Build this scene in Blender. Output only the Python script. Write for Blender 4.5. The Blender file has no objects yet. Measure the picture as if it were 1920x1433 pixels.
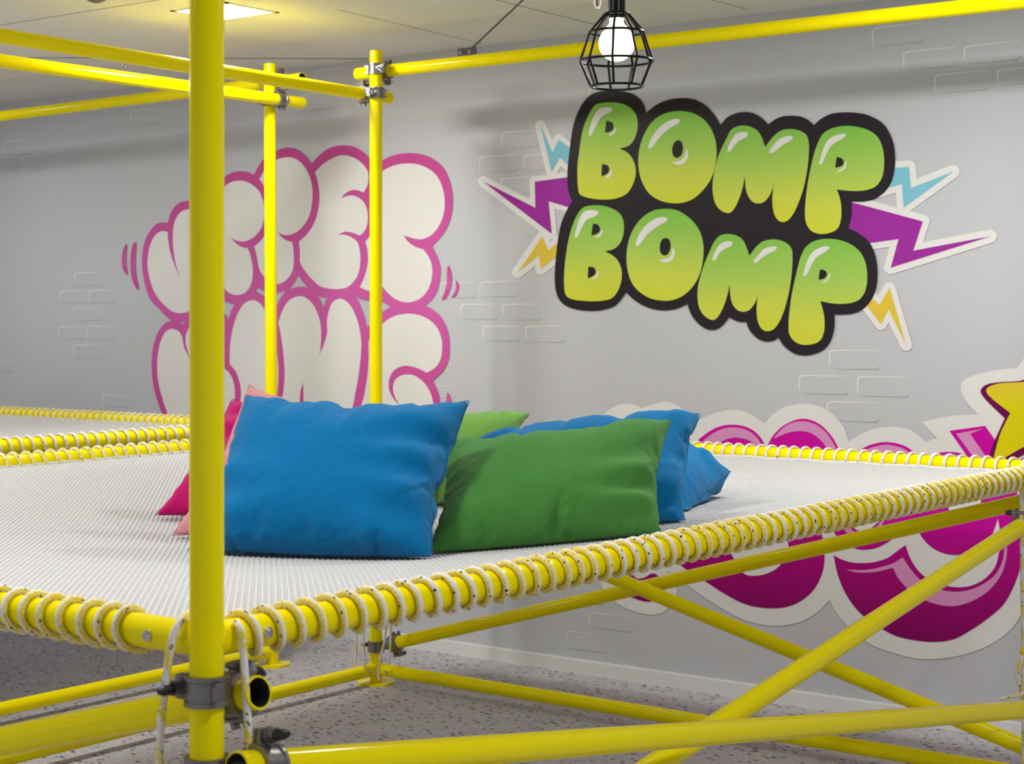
import bpy, bmesh, math, random
import numpy as np
from mathutils import Vector, Matrix
from mathutils.geometry import tessellate_polygon

# ---------------------------------------------------------------- camera, world, lights, exposure
SC = bpy.context.scene
COL = SC.collection
F, HY, YAW, CH = 3287.6, 591.2, 0.6484, 1.414            # focal length px, horizon row, heading, eye height
cd = bpy.data.cameras.new('camera'); cam = bpy.data.objects.new('camera', cd); COL.objects.link(cam)
cam.location = (0, 0, CH); cam.rotation_euler = (math.pi / 2, 0, YAW)
cd.sensor_width = 36; cd.lens = F * 36 / 1920; cd.shift_y = -(716.5 - HY) / 1920
cd.clip_start = .05; cd.clip_end = 100
cd.dof.use_dof = True; cd.dof.focus_distance = 4.3; cd.dof.aperture_fstop = 9
SC.camera = cam
SC.view_settings.view_transform = 'Standard'; SC.view_settings.look = 'None'
SC.view_settings.gamma = 1; SC.view_settings.use_curve_mapping = False
SC.view_settings.exposure = 0.2
SC.cycles.use_denoising = True
SC.cycles.max_bounces = 8
wd = bpy.data.worlds.new('world'); SC.world = wd; wd.use_nodes = True
wd.node_tree.nodes['Background'].inputs[0].default_value = (.84, .90, 1, 1)
wd.node_tree.nodes['Background'].inputs[1].default_value = .55

XA, XB, YA, YB = -4.485, -1.816, 1.692, 5.054             # near platform: left, right, front, back
XC, YW, ZC, ZN = -5.058, 5.681, 2.522, .960               # second platform's right side, wall, ceiling, net tubes
R = .02415
cs, sn = math.cos(YAW), math.sin(YAW)

def ray(px, py):
    a, b = (px - 960) / F, (HY - py) / F
    return Vector((cs * a - sn, sn * a + cs, b))
def at_d(px, py, d): return Vector((0, 0, CH)) + ray(px, py) * d
def at_x(px, py, X):
    r = ray(px, py); return Vector((0, 0, CH)) + r * (X / r.x)
def at_y(px, py, Y):
    r = ray(px, py); return Vector((0, 0, CH)) + r * (Y / r.y)
def at_z(px, py, Z):
    r = ray(px, py); return Vector((0, 0, CH)) + r * ((Z - CH) / r.z)

# panel lights in the ceiling: the one in view, unseen neighbours tuned for the light, and a last one added as fill (lamp itself is built further down)
_l, _r = at_z(331, 20, ZC), at_z(512, 22.5, ZC)
PH = (abs(_r.x - _l.x) / 2, abs(_r.y - _l.y) / 2); PC = (_l + _r) / 2
PANELS = [(PC.x, PC.y, 19), (PC.x - 2.6, 4.42, 9), (PC.x + 2.6, 4.42, 23), (.4, 4.3, 6), (-4.95, 2.1, 32), (-2.5, 1.9, 17), (-7.6, 2.1, 18), (-.1, 2.1, 22), (-3.9, -.5, 20)]
def area(name, loc, size, energy, color, rot=(0, 0, 0)):
    l = bpy.data.lights.new(name, 'AREA'); l.shape = 'SQUARE'; l.size = size; l.energy = energy; l.color = color
    o = bpy.data.objects.new(name, l); o.location = loc; o.rotation_euler = rot; COL.objects.link(o); return o
for (lx, ly, le) in PANELS:
    area('panel_lamp', (lx, ly, ZC - .012), .24, le, (1, .985, .97))

# ---------------------------------------------------------------- materials
def srgb(r, g, b, k=1.0):
    f = lambda c: ((c / 255 + .055) / 1.055) ** 2.4 if c > 10 else c / 255 / 12.92
    return (f(r) * k, f(g) * k, f(b) * k, 1)
def mat(name, col, rough=.5, metal=0, coat=0, spec=.5, bump=None):
    m = bpy.data.materials.new(name); m.use_nodes = True
    b = m.node_tree.nodes['Principled BSDF']
    b.inputs['Base Color'].default_value = col; b.inputs['Roughness'].default_value = rough
    b.inputs['Metallic'].default_value = metal; b.inputs['Coat Weight'].default_value = coat
    b.inputs['Coat Roughness'].default_value = .04
    b.inputs['Specular IOR Level'].default_value = spec
    if bump:
        nt = m.node_tree; n = nt.nodes.new('ShaderNodeTexNoise'); n.inputs['Scale'].default_value = bump[0]
        tc = nt.nodes.new('ShaderNodeTexCoord'); nt.links.new(tc.outputs['Object'], n.inputs['Vector'])
        u = nt.nodes.new('ShaderNodeBump'); u.inputs['Strength'].default_value = bump[1]; u.inputs['Distance'].default_value = .002
        nt.links.new(n.outputs['Fac'], u.inputs['Height']); nt.links.new(u.outputs['Normal'], b.inputs['Normal'])
    return m
M = {}
M['yellow'] = mat('yellow_enamel', (.95, .80, .0, 1), .13, 0, 0, .13, (9, .05))
M['steel'] = mat('galvanised_steel', (.25, .235, .235, 1), .36, .8, 0, .5, (60, .6))
M['chrome'] = mat('bright_bolt_steel', (.62, .61, .62, 1), .22, 1)
M['blackcap'] = mat('black_rubber', (.012, .012, .014, 1), .45)
M['black'] = mat('black_lacquer', (.004, .004, .004, 1), .22, 0, 0, .22)
M['white'] = mat('white_paint', (.78, .78, .77, 1), .45)
M['ceil'] = mat('ceiling_paint', (.84, .82, .76, 1), .9, 0, 0, .2)
M['joint'] = mat('panel_joint_shadow_gap', (.10, .098, .09, 1), .9)
M['vinylwhite'] = mat('white_print', (.80, .79, .76, 1), .5, 0, 0, .15)
M['vinylblack'] = mat('black_print', (.021, .016, .020, 1), .45, 0, 0, .15)
M['cyan'] = mat('pale_blue_print', srgb(128, 196, 214), .5, 0, 0, .15)
M['purple'] = mat('purple_print', srgb(160, 45, 160), .5, 0, 0, .15)
M['bolt_yellow'] = mat('amber_print', srgb(228, 196, 66), .5, 0, 0, .15)
M['lightpink'] = mat('pale_pink_print', srgb(222, 150, 198), .5, 0, 0, .15)
M['darkmag'] = mat('dark_magenta_print', srgb(112, 0, 78), .5, 0, 0, .15)
M['netw'] = mat('white_net_cord', (.64, .64, .637, 1), .65, 0, 0, .15)
M['netx'] = mat('shaded_net_cross_cord', (.57, .57, .573, 1), .7, 0, 0, .1)  # greyer than the raised cords: shade between them put into the colour
M['brickhi'] = mat('brick_light_print', (.78, .775, .75, 1), .6)
M['bricklo'] = mat('brick_dark_print', (.36, .36, .385, 1), .6)
M['redglass'] = mat('red_glass', (.35, .03, .02, 1), .1)
M['detector'] = mat('grey_detector', (.16, .16, .16, 1), .5)

def nodes(m): return m.node_tree, m.node_tree.nodes['Principled BSDF']
def gradmat(name, stops):
    m = mat(name, (1, 1, 1, 1), .55, 0, 0, .15); nt, b = nodes(m)
    uv = nt.nodes.new('ShaderNodeUVMap'); sx = nt.nodes.new('ShaderNodeSeparateXYZ'); cr = nt.nodes.new('ShaderNodeValToRGB')
    nt.links.new(uv.outputs[0], sx.inputs[0]); nt.links.new(sx.outputs['Y'], cr.inputs[0]); nt.links.new(cr.outputs[0], b.inputs['Base Color'])
    e = cr.color_ramp.elements; e[0].position, e[0].color = stops[0]; e[1].position, e[1].color = stops[-1]
    for p, c in stops[1:-1]:
        x = e.new(p); x.color = c
    return m
M['green'] = gradmat('green_to_lime_print', [(0, srgb(212, 218, 58)), (.25, srgb(208, 216, 78)), (.6, srgb(168, 206, 92)), (1, srgb(130, 196, 78))])
M['pink'] = gradmat('pink_print', [(0, srgb(205, 70, 150)), (.5, srgb(208, 96, 172)), (1, srgb(200, 76, 148))])
M['magenta'] = gradmat('magenta_print', [(0, srgb(132, 0, 92)), (.35, srgb(172, 0, 124)), (.7, srgb(205, 0, 158)), (1, srgb(208, 0, 162))])
M['star'] = gradmat('star_yellow_print', [(0, srgb(228, 214, 0)), (.5, srgb(226, 212, 10)), (1, srgb(222, 186, 80))])

# grey wall print with a very faint mottling
m = M['wall'] = mat('grey_wallpaper', (.44, .445, .455, 1), .55, 0, 0, .35); nt, b = nodes(m)
tc = nt.nodes.new('ShaderNodeTexCoord'); n = nt.nodes.new('ShaderNodeTexNoise'); n.inputs['Scale'].default_value = 1.3
cr = nt.nodes.new('ShaderNodeValToRGB'); cr.color_ramp.elements[0].color = (.55, .562, .60, 1); cr.color_ramp.elements[1].color = (.58, .585, .61, 1)
nt.links.new(tc.outputs['Object'], n.inputs['Vector']); nt.links.new(n.outputs['Fac'], cr.inputs[0]); nt.links.new(cr.outputs[0], b.inputs['Base Color'])

# speckled vinyl floor
m = M['floor'] = mat('speckled_vinyl', (.2, .19, .2, 1), .5, 0, 0, .35); nt, b = nodes(m)
tc = nt.nodes.new('ShaderNodeTexCoord')
n = nt.nodes.new('ShaderNodeTexNoise'); n.inputs['Scale'].default_value = 70; n.inputs['Detail'].default_value = 4
nt.links.new(tc.outputs['Object'], n.inputs['Vector'])
cr = nt.nodes.new('ShaderNodeValToRGB'); cr.color_ramp.elements[0].position = .3; cr.color_ramp.elements[0].color = (.40, .385, .415, 1)
cr.color_ramp.elements[1].position = .7; cr.color_ramp.elements[1].color = (.54, .52, .555, 1)
nt.links.new(n.outputs['Fac'], cr.inputs[0]); last = cr.outputs[0]
for k, (sc_, stx, thr, rad, colr) in enumerate([(26, 1.1, .75, .27, (.03, .035, .075, 1)), (27, .8, .40, .21, (.60, .16, .25, 1)), (34, .8, .22, .17, (.8, .8, .82, 1)), (33, 1.1, .45, .24, (.06, .09, .12, 1))]):
    mp = nt.nodes.new('ShaderNodeMapping'); mp.inputs['Location'].default_value = (k * 3.3, k * 1.7, 0); mp.inputs['Rotation'].default_value = (0, 0, .65)
    mp.inputs['Scale'].default_value = (1, stx * 1.5, 0)
    v = nt.nodes.new('ShaderNodeTexVoronoi'); v.inputs['Scale'].default_value = sc_; v.inputs['Randomness'].default_value = .85
    nt.links.new(tc.outputs['Object'], mp.inputs[0]); nt.links.new(mp.outputs[0], v.inputs['Vector'])
    sp = nt.nodes.new('ShaderNodeSeparateXYZ'); nt.links.new(v.outputs['Color'], sp.inputs[0])
    a1 = nt.nodes.new('ShaderNodeMath'); a1.operation = 'LESS_THAN'; a1.inputs[1].default_value = thr; nt.links.new(sp.outputs['X'], a1.inputs[0])
    a2 = nt.nodes.new('ShaderNodeMath'); a2.operation = 'LESS_THAN'; a2.inputs[1].default_value = rad; nt.links.new(v.outputs['Distance'], a2.inputs[0])
    a3 = nt.nodes.new('ShaderNodeMath'); a3.operation = 'MULTIPLY'; nt.links.new(a1.outputs[0], a3.inputs[0]); nt.links.new(a2.outputs[0], a3.inputs[1])
    mx = nt.nodes.new('ShaderNodeMix'); mx.data_type = 'RGBA'; nt.links.new(a3.outputs[0], mx.inputs[0]); nt.links.new(last, mx.inputs[6]); mx.inputs[7].default_value = colr
    last = mx.outputs[2]
nt.links.new(last, b.inputs['Base Color'])

# braided rope: one white side, one side with yellow flecks, a few dark threads
m = M['rope'] = mat('braided_rope', (.8, .78, .72, 1), .8, 0, 0, .2); nt, b = nodes(m)
uv = nt.nodes.new('ShaderNodeUVMap'); mp = nt.nodes.new('ShaderNodeMapping'); mp.inputs['Scale'].default_value = (20, 620, 1)
mp.inputs['Rotation'].default_value = (0, 0, 0)
nt.links.new(uv.outputs[0], mp.inputs[0])
fl = nt.nodes.new('ShaderNodeVectorMath'); fl.operation = 'FLOOR'; nt.links.new(mp.outputs[0], fl.inputs[0])
wn = nt.nodes.new('ShaderNodeTexWhiteNoise'); wn.noise_dimensions = '2D'; nt.links.new(fl.outputs[0], wn.inputs['Vector'])
ck = nt.nodes.new('ShaderNodeTexChecker'); ck.inputs['Scale'].default_value = 1; nt.links.new(mp.outputs[0], ck.inputs[0])
su = nt.nodes.new('ShaderNodeSeparateXYZ'); nt.links.new(uv.outputs[0], su.inputs[0])
fr = nt.nodes.new('ShaderNodeMath'); fr.operation = 'FRACT'; nt.links.new(su.outputs['X'], fr.inputs[0])
gt = nt.nodes.new('ShaderNodeMath'); gt.operation = 'LESS_THAN'; gt.inputs[1].default_value = .43; nt.links.new(fr.outputs[0], gt.inputs[0])
g2 = nt.nodes.new('ShaderNodeMath'); g2.operation = 'GREATER_THAN'; g2.inputs[1].default_value = .28; nt.links.new(wn.outputs['Value'], g2.inputs[0])
ml = nt.nodes.new('ShaderNodeMath'); ml.operation = 'MULTIPLY'; nt.links.new(gt.outputs[0], ml.inputs[0]); nt.links.new(g2.outputs[0], ml.inputs[1])
mx = nt.nodes.new('ShaderNodeMix'); mx.data_type = 'RGBA'; mx.inputs[6].default_value = (.84, .82, .78, 1); mx.inputs[7].default_value = (.86, .68, .04, 1)
nt.links.new(ml.outputs[0], mx.inputs[0])
mp2 = nt.nodes.new('ShaderNodeMapping'); mp2.inputs['Scale'].default_value = (12, 260, 1); nt.links.new(uv.outputs[0], mp2.inputs[0])
fl2 = nt.nodes.new('ShaderNodeVectorMath'); fl2.operation = 'FLOOR'; nt.links.new(mp2.outputs[0], fl2.inputs[0])
wn2 = nt.nodes.new('ShaderNodeTexWhiteNoise'); wn2.noise_dimensions = '2D'; nt.links.new(fl2.outputs[0], wn2.inputs['Vector'])
g3 = nt.nodes.new('ShaderNodeMath'); g3.operation = 'GREATER_THAN'; g3.inputs[1].default_value = .976; nt.links.new(wn2.outputs['Value'], g3.inputs[0])
mx2 = nt.nodes.new('ShaderNodeMix'); mx2.data_type = 'RGBA'; mx2.inputs[7].default_value = (.012, .02, .06, 1)
nt.links.new(g3.outputs[0], mx2.inputs[0]); nt.links.new(mx.outputs[2], mx2.inputs[6]); nt.links.new(mx2.outputs[2], b.inputs['Base Color'])
bp = nt.nodes.new('ShaderNodeBump'); bp.inputs['Strength'].default_value = .6; bp.inputs['Distance'].default_value = .0008
nt.links.new(ck.outputs['Fac'], bp.inputs['Height']); nt.links.new(bp.outputs['Normal'], b.inputs['Normal'])

def emit(name, col, s):
    m = bpy.data.materials.new(name); m.use_nodes = True; nt = m.node_tree; nt.nodes.clear()
    e = nt.nodes.new('ShaderNodeEmission'); e.inputs[0].default_value = col; e.inputs[1].default_value = s
    o = nt.nodes.new('ShaderNodeOutputMaterial'); nt.links.new(e.outputs[0], o.inputs[0]); return m
M['panel_glow'] = emit('panel_glow', (1, .985, .96, 1), 2.5)
M['bulb_glow'] = emit('bulb_glow', (1, .90, .72, 1), 4)

def fabric(name, dark, light):                              # ribbed cotton
    m = mat(name, light, .9, 0, 0, .12); nt, b = nodes(m)
    b.inputs['Sheen Weight'].default_value = .12; b.inputs['Sheen Roughness'].default_value = .5
    uv = nt.nodes.new('ShaderNodeUVMap')
    w1 = nt.nodes.new('ShaderNodeTexWave'); w1.bands_direction = 'Y'; w1.inputs['Scale'].default_value = 100; w1.inputs['Distortion'].default_value = .15
    w2 = nt.nodes.new('ShaderNodeTexWave'); w2.bands_direction = 'X'; w2.inputs['Scale'].default_value = 115
    nt.links.new(uv.outputs[0], w1.inputs[0]); nt.links.new(uv.outputs[0], w2.inputs[0])
    ad = nt.nodes.new('ShaderNodeMath'); ad.operation = 'MULTIPLY_ADD'; ad.inputs[1].default_value = .35
    nt.links.new(w2.outputs['Fac'], ad.inputs[0]); nt.links.new(w1.outputs['Fac'], ad.inputs[2])
    no = nt.nodes.new('ShaderNodeTexNoise'); no.inputs['Scale'].default_value = 220; nt.links.new(uv.outputs[0], no.inputs['Vector'])
    a2 = nt.nodes.new('ShaderNodeMath'); a2.operation = 'MULTIPLY_ADD'; a2.inputs[1].default_value = .5
    nt.links.new(no.outputs['Fac'], a2.inputs[0]); nt.links.new(ad.outputs[0], a2.inputs[2])
    cr = nt.nodes.new('ShaderNodeValToRGB'); cr.color_ramp.elements[0].position = .2; cr.color_ramp.elements[0].color = dark
    cr.color_ramp.elements[1].position = 1.0; cr.color_ramp.elements[1].color = light
    nt.links.new(a2.outputs[0], cr.inputs[0]); nt.links.new(cr.outputs[0], b.inputs['Base Color'])
    bp = nt.nodes.new('ShaderNodeBump'); bp.inputs['Strength'].default_value = .5; bp.inputs['Distance'].default_value = .0012
    nt.links.new(ad.outputs[0], bp.inputs['Height']); nt.links.new(bp.outputs['Normal'], b.inputs['Normal'])
    return m

# ---------------------------------------------------------------- mesh helpers
W = {}                                                      # world origin of every object
def wpos(o): return W[o.name] if o else Vector((0, 0, 0))
def empty(name, loc, label, cat, group=None):
    o = bpy.data.objects.new(name, None); COL.objects.link(o); o.location = loc; W[o.name] = Vector(loc)
    o.empty_display_size = .1; o['label'] = label; o['category'] = cat
    if group: o['group'] = group
    return o
def build(name, V, Fc, m, parent=None, smooth=True, uv=None, label=None, auto=False):
    V = np.array([tuple(v) for v in V], float); c = Vector((V.min(0) + V.max(0)) / 2)
    me = bpy.data.meshes.new(name); me.from_pydata([tuple(v - np.array(c)) for v in V], [], Fc)
    me.validate(); me.update()
    for mm in (m if isinstance(m, (list, tuple)) else [m]): me.materials.append(mm)
    if smooth: me.polygons.foreach_set('use_smooth', [True] * len(me.polygons))
    if uv is not None:
        l = me.uv_layers.new(name='UVMap'); idx = np.zeros(len(me.loops), int); me.loops.foreach_get('vertex_index', idx)
        l.data.foreach_set('uv', np.array(uv, float)[idx].ravel())
    if auto: me.set_sharp_from_angle(angle=math.radians(35))
    o = bpy.data.objects.new(name, me); COL.objects.link(o)
    o.parent = parent; o.location = c - wpos(parent); W[o.name] = c
    if label: o['label'] = label
    return o
class MB:
    def __init__(s): s.V = []; s.F = []
    def add(s, V, Fc):
        n = len(s.V); s.V += [tuple(v) for v in V]; s.F += [tuple(i + n for i in f) for f in Fc]
    def frame(s, d):
        d = Vector(d).normalized(); a = Vector((0, 0, 1)) if abs(d.z) < .9 else Vector((1, 0, 0))
        x = d.cross(a).normalized(); return x, x.cross(d).normalized(), d
    def cyl(s, A, B, r, n=20, r2=None, cap=True):
        A, B = Vector(A), Vector(B); x, y, d = s.frame(B - A); r2 = r if r2 is None else r2; V = []
        for P, q in ((A, r), (B, r2)):
            V += [P + (x * math.cos(t) + y * math.sin(t)) * q for t in [2 * math.pi * i / n for i in range(n)]]
        Fc = [(i, (i + 1) % n, n + (i + 1) % n, n + i) for i in range(n)]
        if cap: Fc += [tuple(range(n))[::-1], tuple(range(n, 2 * n))]
        s.add(V, Fc)
    def pipe(s, A, B, r, ri, n=32):                          # open-ended tube with a wall
        A, B = Vector(A), Vector(B); x, y, d = s.frame(B - A); V = []; c = .0008
        for P, q in ((A + d * c, r), (B - d * c, r), (B, r - c), (B, ri), (A, ri), (A, r - c)):
            V += [P + (x * math.cos(t) + y * math.sin(t)) * q for t in [2 * math.pi * i / n for i in range(n)]]
        Fc = []
        for k in range(6):
            k2 = (k + 1) % 6
            Fc += [(k * n + i, k * n + (i + 1) % n, k2 * n + (i + 1) % n, k2 * n + i) for i in range(n)]
        s.add(V, Fc)
        if (B - A).length > .6:
            for P in (A + d * .28, B - d * .28): s.cyl(P, P + d * .002, ri, n)  # inner discs added to keep light from passing through the tube
    def box(s, c, h, ax=None):
        c = Vector(c); ax = ax or (Vector((1, 0, 0)), Vector((0, 1, 0)), Vector((0, 0, 1)))
        V = [c + ax[0] * h[0] * i + ax[1] * h[1] * j + ax[2] * h[2] * k for i in (-1, 1) for j in (-1, 1) for k in (-1, 1)]
        s.add(V, [(0, 1, 3, 2), (4, 6, 7, 5), (0, 4, 5, 1), (2, 3, 7, 6), (0, 2, 6, 4), (1, 5, 7, 3)])
    def ball(s, c, r, n=16, m=10, sz=1, lo=-90, hi=90):
        V = []; Fc = []
        for j in range(m + 1):
            a = math.radians(lo + (hi - lo) * j / m)
            for i in range(n):
                t = 2 * math.pi * i / n; V.append((c[0] + r * math.cos(a) * math.cos(t), c[1] + r * math.cos(a) * math.sin(t), c[2] + r * sz * math.sin(a)))
        for j in range(m):
            Fc += [(j * n + i, j * n + (i + 1) % n, (j + 1) * n + (i + 1) % n, (j + 1) * n + i) for i in range(n)]
        s.add(V, Fc)
    def band(s, c, d, r1, r2, hw, a0=0, a1=360, n=36, x=None):   # flat steel band round an axis
        c = Vector(c); d = Vector(d).normalized()
        if x is None: x, y, _ = s.frame(d)
        else: x = Vector(x); x = (x - d * x.dot(d)).normalized(); y = d.cross(x)
        V = []; full = a1 - a0 >= 360; k = n if full else n + 1
        for i in range(k):
            t = math.radians(a0 + (a1 - a0) * i / n); e = x * math.cos(t) + y * math.sin(t)
            rim = r2 + .0025
            for q, h in ((r1, -hw), (rim, -hw), (rim, -hw * .72), (r2, -hw * .62), (r2, hw * .62), (rim, hw * .72), (rim, hw), (r1, hw)): V.append(c + e * q + d * h)
        Fc = []
        for i in range(k if full else k - 1):
            i2 = (i + 1) % k
            Fc += [(i * 8 + j, i2 * 8 + j, i2 * 8 + (j + 1) % 8, i * 8 + (j + 1) % 8) for j in range(8)]
        if not full: Fc += [tuple(range(8)), tuple(range((k - 1) * 8, k * 8))[::-1]]
        s.add(V, Fc)
    def out(s, name, m, parent=None, **k): return build(name, s.V, s.F, m, parent, **k)

def sweep(P, r, n=8, caps=True, twist=0.0, uo=0.0, ref=None):                 # tube along points with uv (round, metres)
    P = [Vector(p) for p in P]; T = []
    for i in range(len(P)):
        a = P[max(i - 1, 0)]; b = P[min(i + 1, len(P) - 1)]; T.append((b - a).normalized())
    up = Vector((0, 0, 1)) if abs(T[0].z) < .9 else Vector((1, 0, 0)); x = T[0].cross(up).normalized()
    V = []; UV = []; Fc = []; L = 0
    for i, p in enumerate(P):
        if i: L += (P[i] - P[i - 1]).length
        if ref is not None: x = ref
        x = (x - T[i] * x.dot(T[i])).normalized(); y = T[i].cross(x)
        for k in range(n + 1):
            t = 2 * math.pi * k / n; V.append(p + (x * math.cos(t) + y * math.sin(t)) * r); UV.append((k / n + L * twist + uo + (.07 * math.sin(L * 2.3) if ref is not None else 0), L))
    for i in range(len(P) - 1):
        for k in range(n):
            a = i * (n + 1) + k; Fc.append((a, a + 1, a + n + 2, a + n + 1))
    if caps:
        Fc.append(tuple(range(n))[::-1]); b0 = (len(P) - 1) * (n + 1); Fc.append(tuple(range(b0, b0 + n)))
    return V, Fc, UV
def spline(P, per=8):
    P = [Vector(p) for p in P]; out = []
    for i in range(len(P) - 1):
        p0, p1, p2, p3 = P[max(i - 1, 0)], P[i], P[i + 1], P[min(i + 2, len(P) - 1)]
        for k in range(per):
            t = k / per; out.append(.5 * ((2 * p1) + (p2 - p0) * t + (2 * p0 - 5 * p1 + 4 * p2 - p3) * t * t + (3 * p1 - p0 - 3 * p2 + p3) * t ** 3))
    return out + [P[-1]]
def rope(name, P, parent, r=.0052, twist=5.0, label=None, uo=0.0, ref=None):
    V, Fc, UV = sweep(P, r, 9, True, twist, uo, ref); return build(name, V, Fc, M['rope'], parent, uv=UV, label=label)

# ---------------------------------------------------------------- the room
def struct(o): o['kind'] = 'structure'; return o
def slab(name, lo, hi, m, parent=None):
    b = MB(); lo, hi = Vector(lo), Vector(hi); b.box((lo + hi) / 2, (hi - lo) / 2); o = b.out(name, m, parent, smooth=False)
    return struct(o) if parent is None else o
floor = slab('floor', (-16, -5, -.1), (7, YW + .12, 0), M['floor'])
ceiling = slab('ceiling', (-16, -5, ZC), (7, YW + .12, ZC + .1), M['ceil'])
wall = slab('wall_back', (-16, YW, 0), (7, YW + .12, ZC), M['wall'])
b = MB(); b.box((-4.5, YW - .006, .026), (11.5, .006, .026)); b.box((-4.5, YW - .0045, .0535), (11.5, .0045, .0018))
struct(b.out('baseboard_back', M['white'], None, smooth=False))
# joints between the ceiling boards
M['seamline'] = mat('fine_ceiling_seam', (.42, .41, .37, 1), .9)
def strip(A, B, w, name='panel_joint', mm='joint'):
    A, B = Vector((A.x, A.y, ZC - .0006)), Vector((B.x, B.y, ZC - .0006)); d = (B - A).normalized(); s = Vector((-d.y, d.x, 0))
    mb = MB(); mb.box((A + B) / 2, ((B - A).length / 2, w / 2, .0006), (d, s, Vector((0, 0, 1)))); mb.out(name, M[mm], ceiling, smooth=False)
def fore(p, q, k):                                         # lengthen a traced line on the ceiling towards the room
    return p + (p - q).normalized() * k
a, c = at_z(67, 108, ZC), at_z(690, 110, ZC); strip(fore(a, c, 2.5), c, .012)
a, c = at_z(980, 0, ZC), at_z(887, 88, ZC); strip(fore(a, c, 4), c, .008)
for px, py, px2, py2, w in ((295, 0, 0, 47, .006), (1000, 17, 1113, 45, .006), (1335, 0, 1400, 17, .005), (812, 60, 905, 82, .004)):
    a, c = at_z(px, py, ZC), at_z(px2, py2, ZC); strip(fore(a, c, .6), c, w, 'ceiling_seam', 'seamline')

# ---------------------------------------------------------------- wall graphics (flat prints on the wall)
def wp(px, py, lay): return at_y(px, py, YW - .0012 - .0009 * lay)
def T(ox, oy, s, pts, c=()):
    return [(ox + p[0] / s, oy + p[1] / s) + ((1,) if len(p) > 2 else ()) for p in pts]
def smooth_px(pts, per=6):
    n = len(pts); cor = [len(p) > 2 for p in pts]; P = [Vector((p[0], p[1])) for p in pts]; out = []
    for i in range(n):
        p1, p2 = P[i], P[(i + 1) % n]
        p0 = P[i - 1] if not cor[i] else p1 * 2 - p2; p3 = P[(i + 2) % n] if not cor[(i + 1) % n] else p2 * 2 - p1
        if cor[i] and not cor[(i + 1) % n]: p0 = p1 - (p2 - p1) * .6
        if cor[(i + 1) % n] and not cor[i]: p3 = p2 + (p2 - p1) * .6
        L = (p2 - p1).length; k = max(1, min(per, int(L / 3)))
        if cor[i] and cor[(i + 1) % n]: k = 1
        # centripetal-like tangents
        d0, d1, d2 = max((p1 - p0).length, 1e-3) ** .5, max(L, 1e-3) ** .5, max((p3 - p2).length, 1e-3) ** .5
        t1 = ((p1 - p0) / d0 - (p2 - p0) / (d0 + d1) + (p2 - p1) / d1) * d1
        t2 = ((p2 - p1) / d1 - (p3 - p1) / (d1 + d2) + (p3 - p2) / d2) * d1
        for j in range(k):
            t = j / k; out.append(p1 * (2 * t ** 3 - 3 * t * t + 1) + t1 * (t ** 3 - 2 * t * t + t) + p2 * (-2 * t ** 3 + 3 * t * t) + t2 * (t ** 3 - t * t))
    return out
def decal(name, loops, lay, m, parent=None, sm=True, vr=None, label=None):
    L = [[wp(q.x, q.y, lay) for q in (smooth_px(l) if sm else [Vector(p[:2]) for p in l])] for l in loops]
    flat = [v for l in L for v in l]
    tri = tessellate_polygon([[Vector((v.x, v.z, 0)) for v in l] for l in L])
    zs = [v.z for v in flat]; lo, hi = vr if vr else (min(zs), max(zs)); xs = [v.x for v in flat]
    uv = [((v.x - min(xs)), (v.z - lo) / (hi - lo)) for v in flat]
    Fc = []
    for t in tri:
        a_, b_, c_ = [flat[i] for i in t]; nrm = (b_ - a_).cross(c_ - a_)
        if abs(nrm.y) < 1e-12: continue
        Fc.append(tuple(t) if nrm.y < 0 else tuple(t)[::-1])
    return build(name, flat, Fc, m, parent, smooth=False, uv=uv, label=label)
def offset(pts, d):                                        # outward offset with rounded outer corners
    P = [Vector(p[:2]) for p in pts]; n = len(P)
    A = sum(P[i].x * P[(i + 1) % n].y - P[(i + 1) % n].x * P[i].y for i in range(n)); s = 1 if A > 0 else -1; out = []
    for i in range(n):
        a, b_, c = P[i - 1], P[i], P[(i + 1) % n]; e1 = (b_ - a).normalized(); e2 = (c - b_).normalized()
        n1 = Vector((e1.y, -e1.x)) * s; n2 = Vector((e2.y, -e2.x)) * s; cr_ = (e1.x * e2.y - e1.y * e2.x) * s
        if cr_ > 0:
            a1 = math.atan2(n1.y, n1.x); a2 = math.atan2(n2.y, n2.x); da = (a2 - a1 + math.pi) % (2 * math.pi) - math.pi
            for k in range(9): t = a1 + da * k / 8; out.append(tuple(b_ + Vector((math.cos(t), math.sin(t))) * d))
        else:
            m_ = (n1 + n2); m_ = m_ / max(m_.length_squared, 1e-6) * 2; out.append(tuple(b_ + m_ * d))
    return out

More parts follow.
